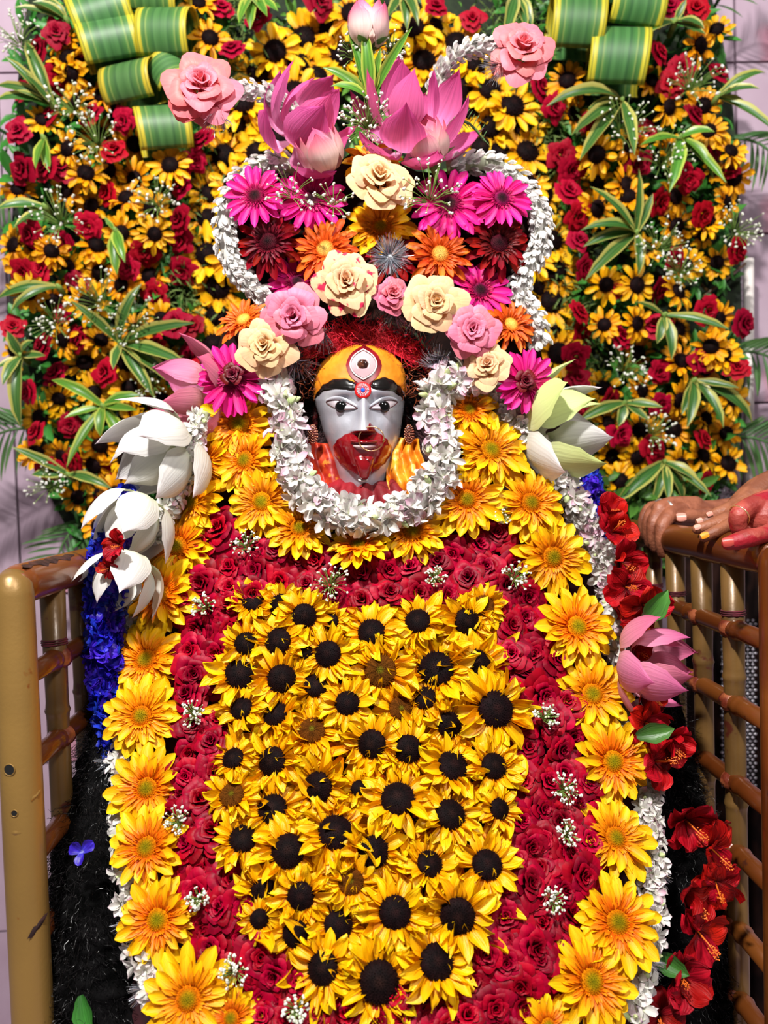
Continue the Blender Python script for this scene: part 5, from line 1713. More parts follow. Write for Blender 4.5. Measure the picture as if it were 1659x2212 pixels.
K = 1.135   # railing and hands
HT = [.1005, .2065, .308, .4165, .512, .618, .715, .815]
for side, X, posts_y0, nb in (('left', -.397, .88, 8), ('right', .50, .908, 8)):
    root = link('bamboo_railing', None, None, Matrix.Translation((X, posts_y0, 0)))
    tag(root, 'bamboo-style metal railing ' + ('with tan corner post, left of the idol' if side == 'left' else 'with three hands on it, right of the idol'), 'railing')
    inv = Matrix.Translation((-X, -posts_y0, 0))
    zt = CAMZ - HT[0]
    yend = posts_y0 + .095 * 7 + .075
    r_post, r_bal, r_bar, r_top = .0226, .0138, .0125, .0238
    post = link('post', MB().tube([(X, posts_y0, 0), (X, posts_y0, .5), (X, posts_y0, zt - .01), (X, posts_y0 + .002, zt + .004), (X, posts_y0 + .008, zt + .013)], [r_post, r_post, r_post, r_post * .93, r_post * .6], 20).mesh('post', 'brass' if side == 'left' else 'bamboo_red'), root, inv)
    link('top_rail', MB().tube([(X, posts_y0 - .004, zt), (X, posts_y0 + .02, zt), (X, (posts_y0 + yend) / 2, zt + .001), (X, yend, zt)], [r_top * .8, r_top, r_top, r_top], 20).mesh('top_rail', 'bamboo_red'), root, inv)
    bars = []
    for k in range(1, nb):
        y = posts_y0 + .095 * k + (.015 if side == 'left' else .02)
        o = link('baluster', tube_nodes((X, y, .25), (X, y, zt), r_bal, .083 * 2.1).mesh('baluster', 'bamboo'), root, inv)
        # lumpy joints where the bars cross, thread windings on some
        mb = MB()
        for h in HT[1:]:
            z = CAMZ - h
            c = Vector((X - (.004 if X > 0 else -.004), y, z))
            pts = []
            for a in range(9):
                for bq in range(13):
                    t, g = math.pi * a / 8, 2 * math.pi * bq / 12
                    q = Vector((math.sin(t) * math.cos(g) * .0172, math.sin(t) * math.sin(g) * .0172, -math.cos(t) * .0145))
                    pts.append(c + q * (1 + .22 * noise.noise(q * 160 + c * 50)))
            joint = MB().grid(pts, 12, 8)
            link('joint', joint.mesh('joint', 'weld'), o)['label'] = 'red-brown lump where tubes cross'
        if k in (1, 3, 4):
            zz = CAMZ - HT[1] + .016
            pts = []
            for a in range(30):
                g = a * .65
                pts.append((X + math.cos(g) * r_bal * 1.13, y + math.sin(g) * r_bal * 1.13, zz + a * .0003))
            link('thread', MB().tube(pts, .0011, 5).mesh('thread', 'thread'), o)
    for h in HT[1:]:
        z = CAMZ - h
        xo = X - (.004 if X > 0 else -.004)
        link('crossbar', tube_nodes((xo, posts_y0, z), (xo, yend, z), r_bar, .152).mesh('crossbar', 'bamboo_red'), root, inv)
    link('post', MB().tube([(X, yend, 0), (X, yend, zt + .012)], r_post, 16).mesh('post', 'bamboo'), root, inv)
    if side == 'left':
        # drilled holes, a dent, peeling paint
        for (px, py, r) in ((20, 1663, 12), (31, 1757, 7)):
            q = P(px, py, posts_y0 - r_post)
            dx = q.x - X
            nrm = Vector((dx, -math.sqrt(max(1e-6, r_post ** 2 - dx * dx)), 0)).normalized()
            c = Vector((X, posts_y0, q.z)) + nrm * (r_post + .0002)
            link('drill_hole', MB().add(MB().lathe([(0, 0), (r * S(.88), 0)], 18), Matrix.Translation(c) @ frame(nrm)).mesh('drill_hole', 'hole'), post)
            link('hole_rim', MB().tube([c + (frame(nrm).to_3x3() @ Vector((math.cos(g), math.sin(g), 0))) * r * S(.88) for g in np.linspace(0, 6.2832, 25)], .0006, 5, caps=False).mesh('hole_rim', 'brass'), post)
        for k_, (px, py, sx_, sz_) in enumerate(((76, 2010, 13, 26), (70, 1728, 8, 16), (34, 1800, 16, 7))):
            q = P(px, py, posts_y0 - r_post)
            dx = max(-r_post * .9, min(r_post * .9, q.x - X))
            nrm = Vector((dx, -math.sqrt(max(1e-6, r_post ** 2 - dx * dx)), 0)).normalized()
            c = Vector((X, posts_y0, q.z)) + nrm * (r_post - .001)
            pts = []
            for a in range(7):
                for g in range(17):
                    an = 2 * math.pi * g / 16
                    rr = a / 6 * (1 + .35 * noise.noise((math.cos(an) * 1.7 + k_ * 5, math.sin(an) * 1.7, 0)))
                    pts.append(c + frame(nrm) @ Vector((rr * math.cos(an) * sx_ * S(.88) * .6, rr * math.sin(an) * sz_ * S(.88), .0014 * (1 - rr) + .0004)))
            link('paint_chip', MB().grid(pts, 16, 6).mesh('paint_chip', 'peel' if k_ == 0 else 'brass'), post)
        pts = []
        for i in range(25):
            y = posts_y0 + .004 + .16 * i / 24
            wv = .006 * (1 + .9 * noise.noise((i * .45, 0, 0))) * math.sin(math.pi * min(1, max(.02, i / 24))) ** .4
            for j in range(5):
                g = .1 + (j / 4 - .5) * 2 * wv / r_top + .25 * noise.noise((i * .3, 4, 0))
                pts.append(Vector((X + math.sin(g + .35) * r_top * 1.02, y, zt + math.cos(g + .35) * r_top * 1.02)))
        link('paint_chip', MB().grid(pts, 4, 24).mesh('paint_chip', 'peel'), root, inv)['label'] = 'dark peeled paint along the rail'

# ------------------------------------------------------------------ hands on the right railing
def hand(name, chains, mat, label, extra=None):
    """chains of (px, py, depth, radius px): tapered limbs fused into one skin"""
    pts0 = P(*chains[0][0][:3])
    mb = MB()
    for ch in chains:
        W = [(P(x, y, d), r * S(d)) for x, y, d, r in ((x_, y_, d_ * K, r_) for x_, y_, d_, r_ in spline(ch, 3))]
        for (a, ra), (b, rb) in zip(W, W[1:]):
            ax = (b - a)
            if ax.length < 1e-5:
                continue
            mb.tube([a, b], [ra, rb], 14)
        for (a, ra) in W:
            mb.ball(a, ra, 14, 9)
    o = link(name, mb.mesh(name, mat), None, Matrix.Translation((0, 0, 0)))
    rm = o.modifiers.new('fuse', 'REMESH'); rm.mode = 'VOXEL'; rm.voxel_size = .0013; rm.use_smooth_shade = True
    s = o.modifiers.new('smooth', 'SMOOTH'); s.factor = .5; s.iterations = 7
    return tag(o, label, 'hand')


def nail(parent, x, y, d, L, W_, dv, nrm, mat):
    d *= K
    m_ = aim(P(x, y, d), dv, nrm, 1.0)
    pts = []
    for j in range(7):
        for i in range(7):
            u = i / 6 * 2 - 1
            v = j / 6
            wv = W_ * S(d) / 2 * (1 - .25 * abs(v * 2 - 1) ** 3)
            pts.append(m_ @ Vector((v * L * S(d), u * wv, -.35 * wv * u * u + .0006)))
    return link('fingernail', MB().grid(pts, 6, 6).mesh('fingernail', mat), parent)


def ring(parent, a, b_, t, r, mat, tr=1.6):
    """a band round a finger between two of its joints"""
    a, b_ = P(a[0], a[1], a[2] * K), P(b_[0], b_[1], b_[2] * K)
    d = a.lerp(b_, t).y
    m_ = Matrix.Translation(a.lerp(b_, t)) @ frame(b_ - a)
    return link('ring', MB().tube([m_ @ Vector((math.cos(g) * r * S(d), math.sin(g) * r * S(d), 0)) for g in np.linspace(0, 6.2832, 25)], tr * S(d), 8, caps=False).mesh('ring', mat), parent)


hA = hand('hand', [
    [(2300, 1000, 1.34, 44), (1950, 1040, 1.27, 42), (1720, 1075, 1.20, 34), (1620, 1098, 1.17, 32), (1545, 1112, 1.145, 33), (1490, 1112, 1.125, 33), (1455, 1110, 1.115, 28)],
    [(1500, 1095, 1.13, 24), (1450, 1092, 1.115, 20), (1425, 1100, 1.10, 18)],
    [(1470, 1104, 1.10, 20), (1446, 1114, 1.085, 17), (1430, 1138, 1.075, 15), (1428, 1170, 1.075, 13.5), (1431, 1194, 1.08, 12)],
    [(1460, 1098, 1.115, 19), (1430, 1103, 1.10, 16), (1412, 1128, 1.09, 14.5), (1410, 1160, 1.09, 13), (1414, 1182, 1.095, 11.5)],
    [(1450, 1096, 1.13, 18), (1418, 1098, 1.115, 15), (1401, 1122, 1.105, 13.5), (1399, 1150, 1.105, 12.5), (1403, 1172, 1.11, 11)],
    [(1445, 1096, 1.145, 16), (1408, 1096, 1.135, 13.5), (1392, 1115, 1.125, 12), (1389, 1138, 1.125, 11), (1393, 1158, 1.13, 10)],
    [(1545, 1122, 1.12, 22), (1512, 1116, 1.095, 17), (1488, 1115, 1.085, 15), (1470, 1118, 1.08, 13)]],
    'skin', 'brown hand with silver rings gripping the far end of the right railing')
nail(hA, 1462, 1117, 1.069, 20, 19, (1, -.15, .05), (-.1, -1, .35), 'nail')
ring(hA, (1460, 1098, 1.115), (1430, 1103, 1.10), .72, 19, 'ring_silver', 3.0)
ring(hA, (1450, 1096, 1.13), (1418, 1098, 1.115), .72, 18, 'ring_silver', 3.0)
hB = hand('hand', [
    [(2300, 780, 1.10, 50), (1950, 900, 1.04, 44), (1750, 1010, .99, 36), (1690, 1040, .985, 36), (1640, 1068, .975, 38), (1606, 1095, .96, 34)],
    [(1640, 1085, .96, 30), (1600, 1105, .945, 26), (1580, 1115, .94, 22)],
    [(1610, 1078, .965, 22), (1580, 1095, .95, 15), (1552, 1107, .945, 13), (1533, 1116, .945, 11.5)],
    [(1600, 1100, .955, 20), (1565, 1112, .945, 15), (1535, 1122, .94, 12.5), (1512, 1129, .94, 11)],
    [(1598, 1112, .945, 20), (1562, 1124, .93, 15.5), (1530, 1136, .925, 13), (1506, 1143, .925, 11.5)],
    [(1602, 1122, .935, 21), (1575, 1136, .915, 16), (1545, 1149, .905, 13.5), (1522, 1160, .905, 12)]],
    'skin_b', 'tan hand lying flat on the right railing, one nail turmeric yellow')
nail(hB, 1527, 1112, .933, 13, 11, (1, -.1, .4), (0, -1, .5), 'nail')
nail(hB, 1505, 1126, .929, 13, 11, (1, -.1, .35), (0, -1, .5), 'nail')
nail(hB, 1500, 1140, .914, 14, 12, (1, -.1, .3), (0, -1, .5), 'nail')
nail(hB, 1514, 1159, .893, 18, 14, (1, -.1, .35), (0, -1, .4), 'nail_yellow')
hC = hand('hand', [
    [(2400, 1010, .95, 62), (2050, 1050, .90, 54), (1800, 1080, .86, 48), (1720, 1100, .85, 50), (1668, 1118, .845, 48), (1640, 1118, .845, 38)],
    [(1660, 1090, .85, 29), (1622, 1096, .84, 24), (1596, 1114, .832, 21), (1598, 1146, .835, 17.5), (1622, 1158, .845, 15)],
    [(1675, 1080, .875, 28), (1640, 1085, .87, 22), (1612, 1098, .865, 18)],
    [(1720, 1140, .83, 34), (1675, 1150, .815, 25), (1645, 1156, .808, 19), (1618, 1162, .804, 21), (1592, 1169, .803, 19), (1573, 1174, .803, 15)],
    [(1700, 1150, .86, 32), (1675, 1190, .86, 22), (1655, 1198, .855, 16), (1641, 1191, .85, 13)],
    [(1700, 1170, .865, 30), (1672, 1215, .86, 20), (1648, 1220, .855, 16), (1632, 1212, .85, 13.5)]],
    'skin_red', 'red-stained fist with a gold ring at the near end of the right railing')
nail(hC, 1561, 1172, .7905, 24, 21, (1, -.05, .12), (0, -1, .25), 'nail_red')
nail(hC, 1634, 1187, .838, 13, 12, (1, -.1, -.2), (-.2, -1, .3), 'nail_red')
nail(hC, 1625, 1209, .838, 14, 13, (1, -.1, -.2), (-.2, -1, .2), 'nail_red')
ring(hC, (1618, 1098, .84), (1592, 1118, .832), .8, 24, 'ring_gold', 1.7)

# ------------------------------------------------------------------ backdrop: mossy board with flowers
BY = 1.74          # front of the board
def panel_outline():
    return spline([(70, -60), (40, 150), (30, 400), (20, 700), (60, 950), (150, 1150), (250, 1260), (420, 1300), (800, 1330), (1250, 1300), (1380, 1250), (1540, 1100), (1600, 900), (1600, 600), (1590, 300), (1560, 80), (1520, -60)], 3)


outl = panel_outline()
mb = MB()
for y0 in (BY + .03, BY + .10):
    for (x, y) in outl:
        mb.v.append(P(x, y, y0)); mb.uv.append((.5, .5))
k = len(outl)
mb.f = [tuple(range(k)), tuple(range(2 * k - 1, k - 1, -1))] + [(i, (i + 1) % k, k + (i + 1) % k, k + i) for i in range(k)]
mb.mi = [0] * len(mb.f)
board = link('flower_board', mb.mesh('flower_board', 'board', False))
tag(board, 'tall mossy board behind the idol, carrying the flower backdrop', 'flower board')


def scatter_leaves(name, n, region, sizes, mat, label, d0=BY, d1=BY - .05, prof=PROFILE_LEAF, ratio=.4):
    mb = MB()
    vars_ = [petal(1.0, ratio * rng.uniform(.8, 1.2), prof, rng.uniform(-.2, .5), rng.uniform(-.9, .5), .3, .04, rng.uniform(-.4, .4), 2, 4, FR) for _ in range(8)]
    for _ in range(n):
        x, y = region()
        d = rng.uniform(d1, d0)
        dv = Vector((rng.uniform(-1, 1), rng.uniform(-.9, .1), rng.uniform(-1, 1)))
        mb.add(rng.choice(vars_), aim(P(x, y, d), dv, (rng.uniform(-.4, .4), -1, .4), rng.uniform(*sizes)))
    o = link(name, mb.mesh(name, mat), kind='stuff')
    return tag(o, label, 'foliage')


def reg_left():
    while True:
        y = rng.uniform(-20, 1200)
        x = rng.uniform(lerp_list([(0, 60), (400, 20), (900, 60), (1200, 190)], y), lerp_list([(0, 520), (250, 470), (400, 430), (900, 430), (1200, 330)], y))
        return x, y


def reg_right():
    y = rng.uniform(-20, 1220)
    return rng.uniform(lerp_list([(0, 1050), (250, 1190), (700, 1210), (1000, 1270), (1200, 1290)], y), lerp_list([(0, 1550), (500, 1590), (1000, 1580), (1200, 1480)], y)), y


scatter_leaves('leaf_foliage', 1500, reg_left, (.025, .06), 'leaf', 'small green leaves filling the left half of the flower backdrop')
scatter_leaves('leaf_foliage', 1500, reg_right, (.025, .06), 'leaf', 'small green leaves filling the right half of the flower backdrop')


def reg_fern():
    if rng.random() < .5:
        y = rng.uniform(0, 900)
        c = lerp_list([(0, 520), (120, 500), (250, 440), (400, 400), (900, 395)], y)
    else:
        y = rng.uniform(0, 1000)
        c = lerp_list([(0, 1080), (150, 1170), (300, 1210), (450, 1240), (900, 1260), (1000, 1280)], y)
    return c + rng.gauss(0, 32), y


scatter_leaves('fern_foliage', 4200, reg_fern, (.012, .03), 'fern', 'feathery olive fern between the sunflower arch and the side panels', BY - .01, BY - .07, ratio=.16)
scatter_leaves('leaf_foliage', 1300, lambda: (rng.uniform(430, 1230), rng.uniform(0, 900)), (.02, .05), 'leaf', 'dark green leaves showing between the sunflowers of the arch', BY + .01, BY - .03)

CTR = [(594,112),(657,85),(715,66),(557,153),(646,141),(685,169),(637,202),(564,259),(507,273),(484,338),(555,329),(524,223),(453,420),(446,471),(449,551),(471,621),(471,685),
(892,61),(938,66),(985,96),(915,133),(1028,139),(1057,195),(996,191),(1014,235),(1106,230),(1058,276),(1129,273),(1083,329),(1138,329),(1171,372),(1175,420),(1186,461),(1190,521),
(1200,586),(1190,652),(1195,707),(1205,763),(1215,835),(462,745),(598,300),(1040,320),(740,120),(860,100),(760,30),(505,395),(520,480),(1140,400),(1135,480),(1150,560),(1150,620),(500,560)]
labs = row_labels(CTR, 38, 'sunflower in the arch behind the crown, %s row from the top, %s')
for (x, y), lb in zip(CTR, labs):
    d = BY - .05 + rng.uniform(-.02, .02)
    r = rng.uniform(62, 70) * (.84 if y > 380 and y < 480 else 1.0)
    bg_sunflower(P(x, y, d), (rng.uniform(-.2, .2), -1, rng.uniform(-.05, .3)), r * S(d), 'sun_ctr', lb, 'sunflowers of the arch behind the crown')

SL = [(147,125),(219,206),(164,223),(93,260),(147,322),(214,294),(290,311),(186,375),(292,388),(238,365),(199,446),(272,427),(327,452),(368,358),(454,83),(429,7),(40,410),(145,412),(209,530),(263,503),(334,506),(111,543),(30,530),(73,527),
(150,581),(216,589),(263,616),(324,596),(61,632),(115,652),(189,655),(349,689),(137,735),(218,735),(294,716),(32,757),(184,785),(270,784),(203,848),(128,861),(280,838),(88,902),(356,773),(354,865),(287,920),(78,979),(135,986),(203,1006),(169,1074),(216,1070),(250,1067),(213,1135),(270,989),(216,962),(140,90),(155,160),(60,580)]
SR = [(1408,175),(1444,232),(1225,175),(1519,229),(1238,246),(1548,64),(1511,98),(1447,327),(1361,313),(1289,334),(1531,283),(1289,396),(1353,401),(1457,425),(1460,489),(1528,478),(1568,438),(1585,384),(1578,327),(1393,536),(1518,505),(1356,425),(1289,451),(1541,357),
(1481,574),(1309,615),(1375,616),(1464,631),(1305,702),(1375,699),(1465,711),(1376,763),(1548,567),(1471,780),(1535,749),(1521,800),(1561,766),(1302,840),(1386,844),(1464,864),(1582,860),(1454,928),(1383,928),(1322,985),(1376,988),(1339,1039),(1471,1005),(1518,985),(1572,1002),(1568,935),(1524,904),(1551,689),(1312,914)]
RL = [(122,73),(88,108),(172,125),(61,199),(128,172),(270,263),(113,253),(199,251),(42,287),(248,331),(105,370),(135,368),(236,419),(192,489),(439,307),(420,348),(398,405),(395,476),(393,522),(312,543),(478,24),(503,113),(68,506),(56,365),(135,520),
(169,610),(54,588),(91,584),(397,584),(280,579),(338,638),(138,682),(381,699),(419,706),(30,709),(172,733),(233,807),(125,811),(338,750),(414,767),(68,848),(408,804),(84,935),(152,919),(162,993),(253,1020),(216,1104),(317,844),(297,892),(351,908),(108,1010),(98,750)]
RR = [(1444,20),(1501,24),(1417,118),(1447,185),(1470,152),(1546,162),(1390,290),(1376,354),(1211,334),(1193,232),(1162,192),(1233,367),(1225,418),(1245,468),(1248,522),(1487,387),(1541,313),(1575,371),(1514,465),(1420,438),(1589,542),(1287,266),(1494,253),
(1454,560),(1257,577),(1332,625),(1420,625),(1245,677),(1253,722),(1523,672),(1600,699),(1338,732),(1417,709),(1423,803),(1513,780),(1592,800),(1312,864),(1248,877),(1423,871),(1336,938),(1408,972),(1514,951),(1519,1042),(1245,770),(1248,820),(1020,45),(940,20),(690,10),(560,40)]
for lst, rl, side, sx in ((SL, RL, 'left', -1), (SR, RR, 'right', 1)):
    labs = row_labels(lst, 36, 'small golden sunflower in the ' + side + ' backdrop panel, %s row down, %s')
    for (x, y), lb in zip(lst, labs):
        d = BY - .08 + rng.uniform(-.045, .035)
        edge = (abs(x - 815) - 400) / 400
        bg_sunflower(P(x, y, d), (sx * rng.uniform(-.5, .4 + .6 * edge), -1, rng.uniform(-.5, .5)), rng.uniform(40, 50) * S(d), 'sun_bg', lb, 'small sunflowers of the backdrop panels')
    labs = row_labels(rl, 36, 'crimson rose in the ' + side + ' backdrop panel, %s row down, %s')
    for (x, y), lb in zip(rl, labs):
        d = BY - .085 + rng.uniform(-.045, .03)
        root = link('rose', None, None, place(P(x, y, d), (sx * rng.uniform(-.4, .8), -1, rng.uniform(-.6, .6)), rng.uniform(27, 36) * S(d), rng.uniform(0, 6.28)))
        root.empty_display_size = .05
        tag(root, lb, 'flower', 'crimson roses of the backdrop panels')
        link('petals', rng.choice(BG_ROSE), root)
        for i in range(4):
            link('sepal', SEPAL, root, rotz(i * 1.57) @ Matrix.Translation((.05, 0, -.15)) @ Matrix.Diagonal((.8, .9, .4, 1)))

ROS = [(223, 878, [(155, 1008), (289, 978), (302, 851), (111, 812), (215, 940), (298, 888), (145, 905)], 'dracaena2', 'striped leaf rosette low in the left panel'),
       (260, 743, [(290, 609), (420, 705), (390, 836), (331, 853), (158, 652), (407, 792), (247, 800)], 'dracaena', 'wide striped leaf rosette at mid height of the left panel'),
       (128, 622, [(18, 664), (-4, 640)], 'dracaena', 'pair of long striped leaves at the left edge, above the wide rosette'), (115, 229, [(15, 126), (52, 76), (-6, 180), (-8, 212), (60, 160)], 'dracaena', 'striped leaf rosette fanning out at the upper left edge'),
       (98, 449, [(-6, 445), (36, 495)], 'dracaena', 'two striped leaves at the left edge at crown height'), (145, 47, [(35, 22), (76, -8), (106, -8)], 'dracaena', 'striped leaves at the top left corner beside leaf curls'),
       (545, -8, [(540, 60), (518, 58), (578, 42), (600, 30)], 'dracaena2', 'striped leaves hanging from the top, left of the sunflower arch'), (47, 770, [(-6, 800), (18, 720), (62, 733), (5, 828), (40, 920), (100, 770)], 'dracaena', 'striped leaf rosette at the left edge beside the wall'),
       (149, 1026, [(32, 968), (70, 1022), (238, 1048)], 'dracaena', 'lowest striped leaves of the left panel'), (95, 300, [(82, 370), (110, 375)], 'dracaena2', 'small curved striped leaf in the upper left panel'),
       (250, 500, [(252, 590), (268, 560), (225, 470)], 'dracaena2', 'short striped leaves among the left sunflowers'),
       (1373, 505, [(1276, 409), (1380, 372), (1408, 422), (1263, 482), (1262, 528), (1264, 610), (1382, 590), (1330, 470)], 'dracaena', 'large striped leaf rosette in the middle of the right panel'),
       (1342, 219, [(1186, 209), (1233, 302), (1250, 356), (1364, 342), (1270, 240)], 'dracaena', 'striped leaf rosette drooping below the right leaf curls'),
       (1467, 300, [(1381, 320), (1446, 410), (1543, 275), (1546, 379), (1557, 402), (1475, 350)], 'dracaena2', 'bright green leaf rosette in the upper right panel'),
       (1548, 212, [(1654, 143), (1664, 294), (1638, 183), (1620, 240)], 'dracaena', 'striped leaf rosette reaching over the wall at the right edge'),
       (1434, 999, [(1330, 1082), (1412, 1086), (1440, 1084), (1530, 1074), (1510, 1038), (1480, 1080)], 'dracaena', 'lowest striped leaf rosette of the right panel, above the hands'),
       (1498, 823, [(1591, 840), (1563, 920), (1470, 896), (1484, 920), (1634, 906), (1540, 870)], 'dracaena', 'striped leaf rosette low in the right panel near the wall'),
       (1434, 682, [(1567, 716), (1372, 655), (1450, 775), (1420, 740)], 'dracaena', 'striped leaf rosette at mid height of the right panel'),
       (1457, 50, [(1381, 76), (1523, 50), (1481, 0), (1520, 80)], 'dracaena', 'striped leaves in the top right corner beside leaf curls'),
       (1349, 871, [(1250, 906), (1428, 881), (1335, 920), (1400, 910)], 'dracaena', 'thin striped leaves right of the white lotus'),
       (870, -10, [(880, 60), (840, 40), (905, 45)], 'dracaena', 'striped leaves hanging from the top centre of the arch'), (1115, -10, [(1090, 85), (1135, 70), (1150, 60)], 'dracaena', 'striped leaves hanging from the top beside the right leaf curls')]
for x, y, tips, key, lb in ROS:
    rosette(x, y, BY - .12, tips, lb, key, 'striped leaf rosettes of the backdrop')

# rolled striped leaves
def leaf_roll(x, y, w_, h_, ang, label, turn=300, start=-60, d=BY - .12):
    """a broad striped leaf rolled into a loop, its axis across the picture"""
    c = P(x, y, d)
    root_m = Matrix.Translation(c) @ Matrix.Rotation(math.radians(ang), 4, 'Y') @ Matrix.Rotation(rng.uniform(-.25, .25), 4, 'Z')
    W_, r = w_ * S(d), h_ / 2 * S(d)
    nu_, nv_ = 14, 30
    pts = []
    for j in range(nv_ + 1):
        g = math.radians(start + turn * j / nv_)
        rr = r * (1 + .18 * (1 - j / nv_)) * (1.0)
        for i in range(nu_ + 1):
            u = i / nu_ - .5
            taper = 1 - .10 * abs(j / nv_ - .4)
            pts.append(Vector((u * W_ * taper, -math.cos(g) * rr * 1.0 * (1 + .06 * u), math.sin(g) * rr)))
    o = link('rolled_leaf', MB().grid(pts, nu_, nv_).mesh('rolled_leaf', 'rollleaf'), None, root_m)
    s = o.modifiers.new('thick', 'SOLIDIFY'); s.thickness = .0012
    return tag(o, label, 'leaf', 'rolled striped leaves at the top of the backdrop')


for a in ((222, 38, 125, 92, -18, 'rolled striped leaf at the top left, the leftmost curl'), (240, 98, 122, 92, -14, 'rolled striped leaf second from the top at the left'), (367, 84, 112, 102, 4, 'rolled striped leaf above the left coral rose'),
          (290, 186, 116, 82, -3, 'rolled striped leaf fourth down at the left'), (355, 286, 112, 92, -8, 'lowest rolled striped leaf of the left, by two roses'), (342, 2, 120, 70, 12, 'rolled striped leaf cut by the top edge at the left'),
          (372, 168, 70, 78, 60, 'small rolled striped leaf turned sideways behind the left coral rose'),
          (1240, 62, 112, 118, 6, 'rolled striped leaf right of the right coral rose'), (1358, 22, 122, 96, 4, 'rolled striped leaf cut by the top edge at the right'), (1330, 138, 122, 122, 8, 'largest rolled striped leaf, lowest of the right curls'),
          (1288, -10, 110, 80, -6, 'rolled striped leaf mostly above the top edge at the right')):
    leaf_roll(*a)

# gypsophila of the backdrop
for x, y, r, lb in ((160, 235, 50, 'upper left panel over a sunflower'), (210, 310, 60, 'upper left panel below the leaf curls'), (130, 480, 60, 'left panel beside a rose'), (340, 440, 50, 'left panel beside the crown'), (220, 655, 60, 'left panel at mid height'),
                    (290, 700, 55, 'left panel beside the fern'), (120, 700, 50, 'left panel near the wall at mid height'), (110, 1050, 45, 'left panel low near the wall'), (330, 830, 40, 'left panel low beside the fern'),
                    (1345, 285, 60, 'upper right panel'), (1430, 350, 60, 'right panel under the bright green rosette'), (1490, 190, 60, 'upper right panel near the wall'), (1420, 540, 55, 'right panel above mid height'), (1470, 590, 45, 'right panel beside a sunflower'),
                    (1350, 800, 50, 'right panel at mid height'), (1410, 940, 45, 'right panel low down'), (1590, 500, 50, 'right edge of the backdrop'), (40, 90, 50, 'top left corner against the wall'), (560, 620, 1, '')):
    if r > 1:
        gyp_spray(P(x, y, BY - .13), (0, -1, .2), r * S(BY), 'white gypsophila spray, ' + lb, 46, .45, 1.2)


# palm fronds at the edges
def frond(x0, y0, x1, y1, d, label, n=16, L=110):
    a, b = P(x0, y0, d), P(x1, y1, d - .04)
    root = link('palm_frond', None, None, Matrix.Translation(a))
    root.empty_display_size = .02
    tag(root, label, 'palm frond', 'palm fronds round the backdrop')
    ax = b - a
    mid = [a + ax * t + Vector((0, -.03, .03)) * math.sin(math.pi * t) - a for t in np.linspace(0, 1, 8)]
    link('rachis', MB().tube(mid, [.004, .0038, .0035, .003, .0026, .002, .0016, .001], 6).mesh('rachis', 'palm'), root)
    blade = petal(1.0, .085, PROFILE_LEAF, .1, -.5, .4, 0, .2, 3, 6, FR).mesh('leaflet', 'palm')
    for i in range(n):
        t = (i + .5) / n
        for s in (-1, 1):
            p = Vector(ax * t) + Vector((0, -.03, .03)) * math.sin(math.pi * t)
            sd = ax.normalized().cross(Vector((0, -1, 0))) * s
            link('leaflet', blade, root, aim(p, ax.normalized() * .75 + sd + Vector((0, rng.uniform(-.3, .1), 0)), (0, -1, .3), L * S(d) * (1 - .5 * abs(t - .4)) * rng.uniform(.85, 1.1)))


frond(120, 930, -80, 1000, BY + .0, 'palm frond spreading over the wall at the left, below the roses')
frond(60, 560, -60, 470, BY + .02, 'palm frond at the left edge at crown height', 12, 90)
frond(200, 1120, 110, 1260, BY + .0, 'palm frond pointing down at the lower left', 12, 90)
frond(1560, 760, 1740, 850, BY + .02, 'palm frond at the right edge below mid height')
frond(1540, 950, 1720, 1010, BY + .02, 'palm frond at the right edge above the hands')
frond(1560, 300, 1720, 420, BY + .03, 'palm frond over the wall at the upper right', 14, 100)
frond(1540, 20, 1640, -60, BY + .03, 'palm frond at the top right corner', 12, 90)
frond(1380, 1060, 1480, 1190, BY - .02, 'palm frond behind the hands', 12, 80)
frond(1330, 1060, 1290, 1190, BY - .02, 'palm frond left of the gripping hand', 12, 80)
frond(30, 300, -70, 330, BY + .02, 'silvery palm frond at the left edge under the rosette', 10, 80)


def reg_low():
    return rng.uniform(1240, 1500), rng.uniform(1040, 1230)


scatter_leaves('leaf_foliage', 700, reg_low, (.03, .06), 'leaf', 'fresh green leaves behind the far end of the right railing', BY, BY - .14)


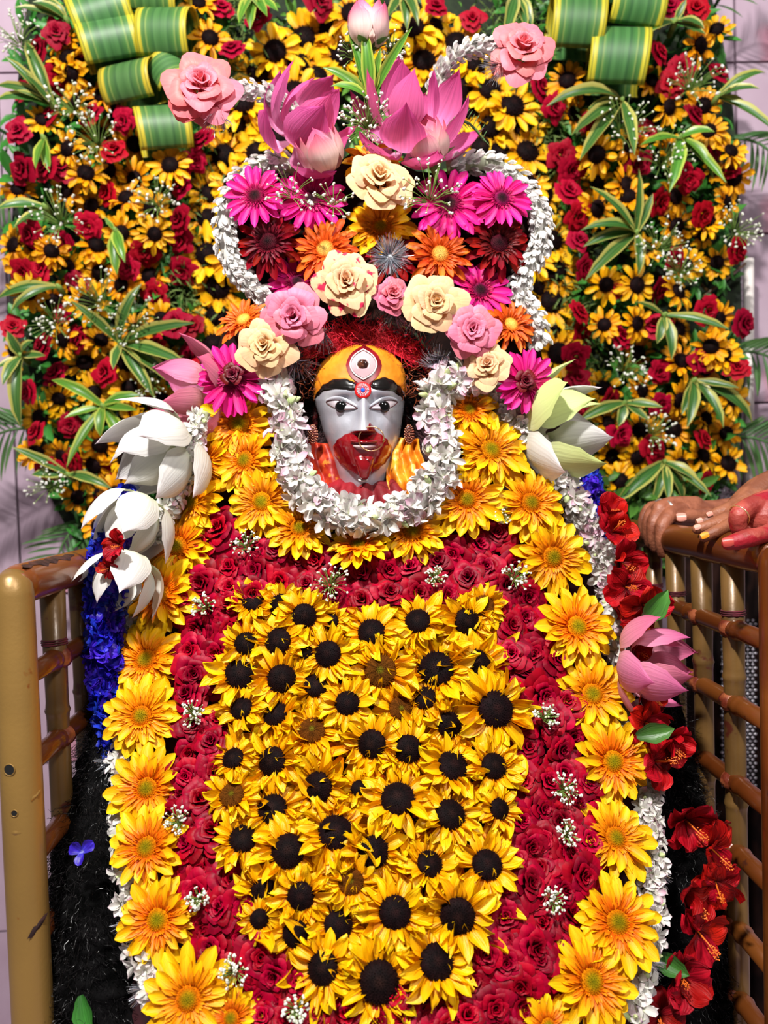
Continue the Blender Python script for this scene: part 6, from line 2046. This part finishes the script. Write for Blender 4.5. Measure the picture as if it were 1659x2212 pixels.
# silver bead net hanging behind the right railing and at the panel edge
def bead_net(x0, y0, x1, y1, d, step, label):
    root = link('bead_net', None, None, Matrix.Translation(P((x0 + x1) / 2, y1, d)))
    root.empty_display_size = .02
    tag(root, label, 'bead net')
    inv = Matrix.Translation(-root.matrix_basis.translation)
    mb, tb_ = MB(), MB()
    y = y0
    k = 0
    while y < y1:
        x = x0 + (step / 2 if k % 2 else 0)
        while x < x1:
            mb.ball(P(x, y, d), step * .36 * S(d), 6, 4, sc=(1.15, .8, .8))
            x += step
        y += step * .72
        k += 1
    for x in np.arange(x0, x1, step):
        tb_.tube([P(x, y0, d + .002), P(x, y1, d + .002)], .0006, 4)
    link('beads', mb.mesh('beads', 'bead_net'), root, inv, 'stuff')
    link('strings', tb_.mesh('strings', 'bead_net'), root, inv, 'stuff')


bead_net(1520, 560, 1605, 680, BY + .05, 9, 'white bead net on the right edge of the backdrop')
bead_net(1500, 1060, 1590, 1130, BY - .0, 11, 'white bead net behind the hands')
bead_net(1560, 1340, 1632, 1700, 1.52, 11, 'silver bead net hanging behind the right railing')
cloth('dark_backing', [(1470, 1185, 1760, 1190, 1.60), (1450, 1400, 1760, 1400, 1.60), (1440, 1800, 1760, 1800, 1.58), (1440, 2400, 1760, 2400, 1.58)], 'dark_brown', 'added dark brown sheet filling the gaps behind the right railing', nfold=6, amp=.02)  # sheet added so the gaps between the balusters read dark
o = link('wall_rod', MB().tube([P(1617, 560, BY + .09), P(1617, 1100, BY + .09)], .012, 10).mesh('wall_rod', 'white_enamel'))
tag(o, 'white vertical tube against the wall at the right edge of the backdrop', 'pole')
for x0, y0, x1, y1, lb in ((1500, 505, 1570, 560, 'upper bamboo stick poking out of the right panel'), (1490, 590, 1620, 720, 'long bamboo stick slanting across the right panel edge'), (1520, 640, 1610, 570, 'pale stick crossing the bead net')):
    o = link('bamboo_stick', MB().tube([P(x0, y0, BY - .02), P(x1, y1, BY + .02)], .0035, 7).mesh('bamboo_stick', 'bamboo'))
    tag(o, lb, 'stick')


frond(925, 345, 1045, 305, 1.2, 'feathery green sprig beside the right rosebud of the crown', 16, 30)
frond(850, 330, 905, 335, 1.2, 'short green sprig between the peach rose and right rosebud', 10, 26)
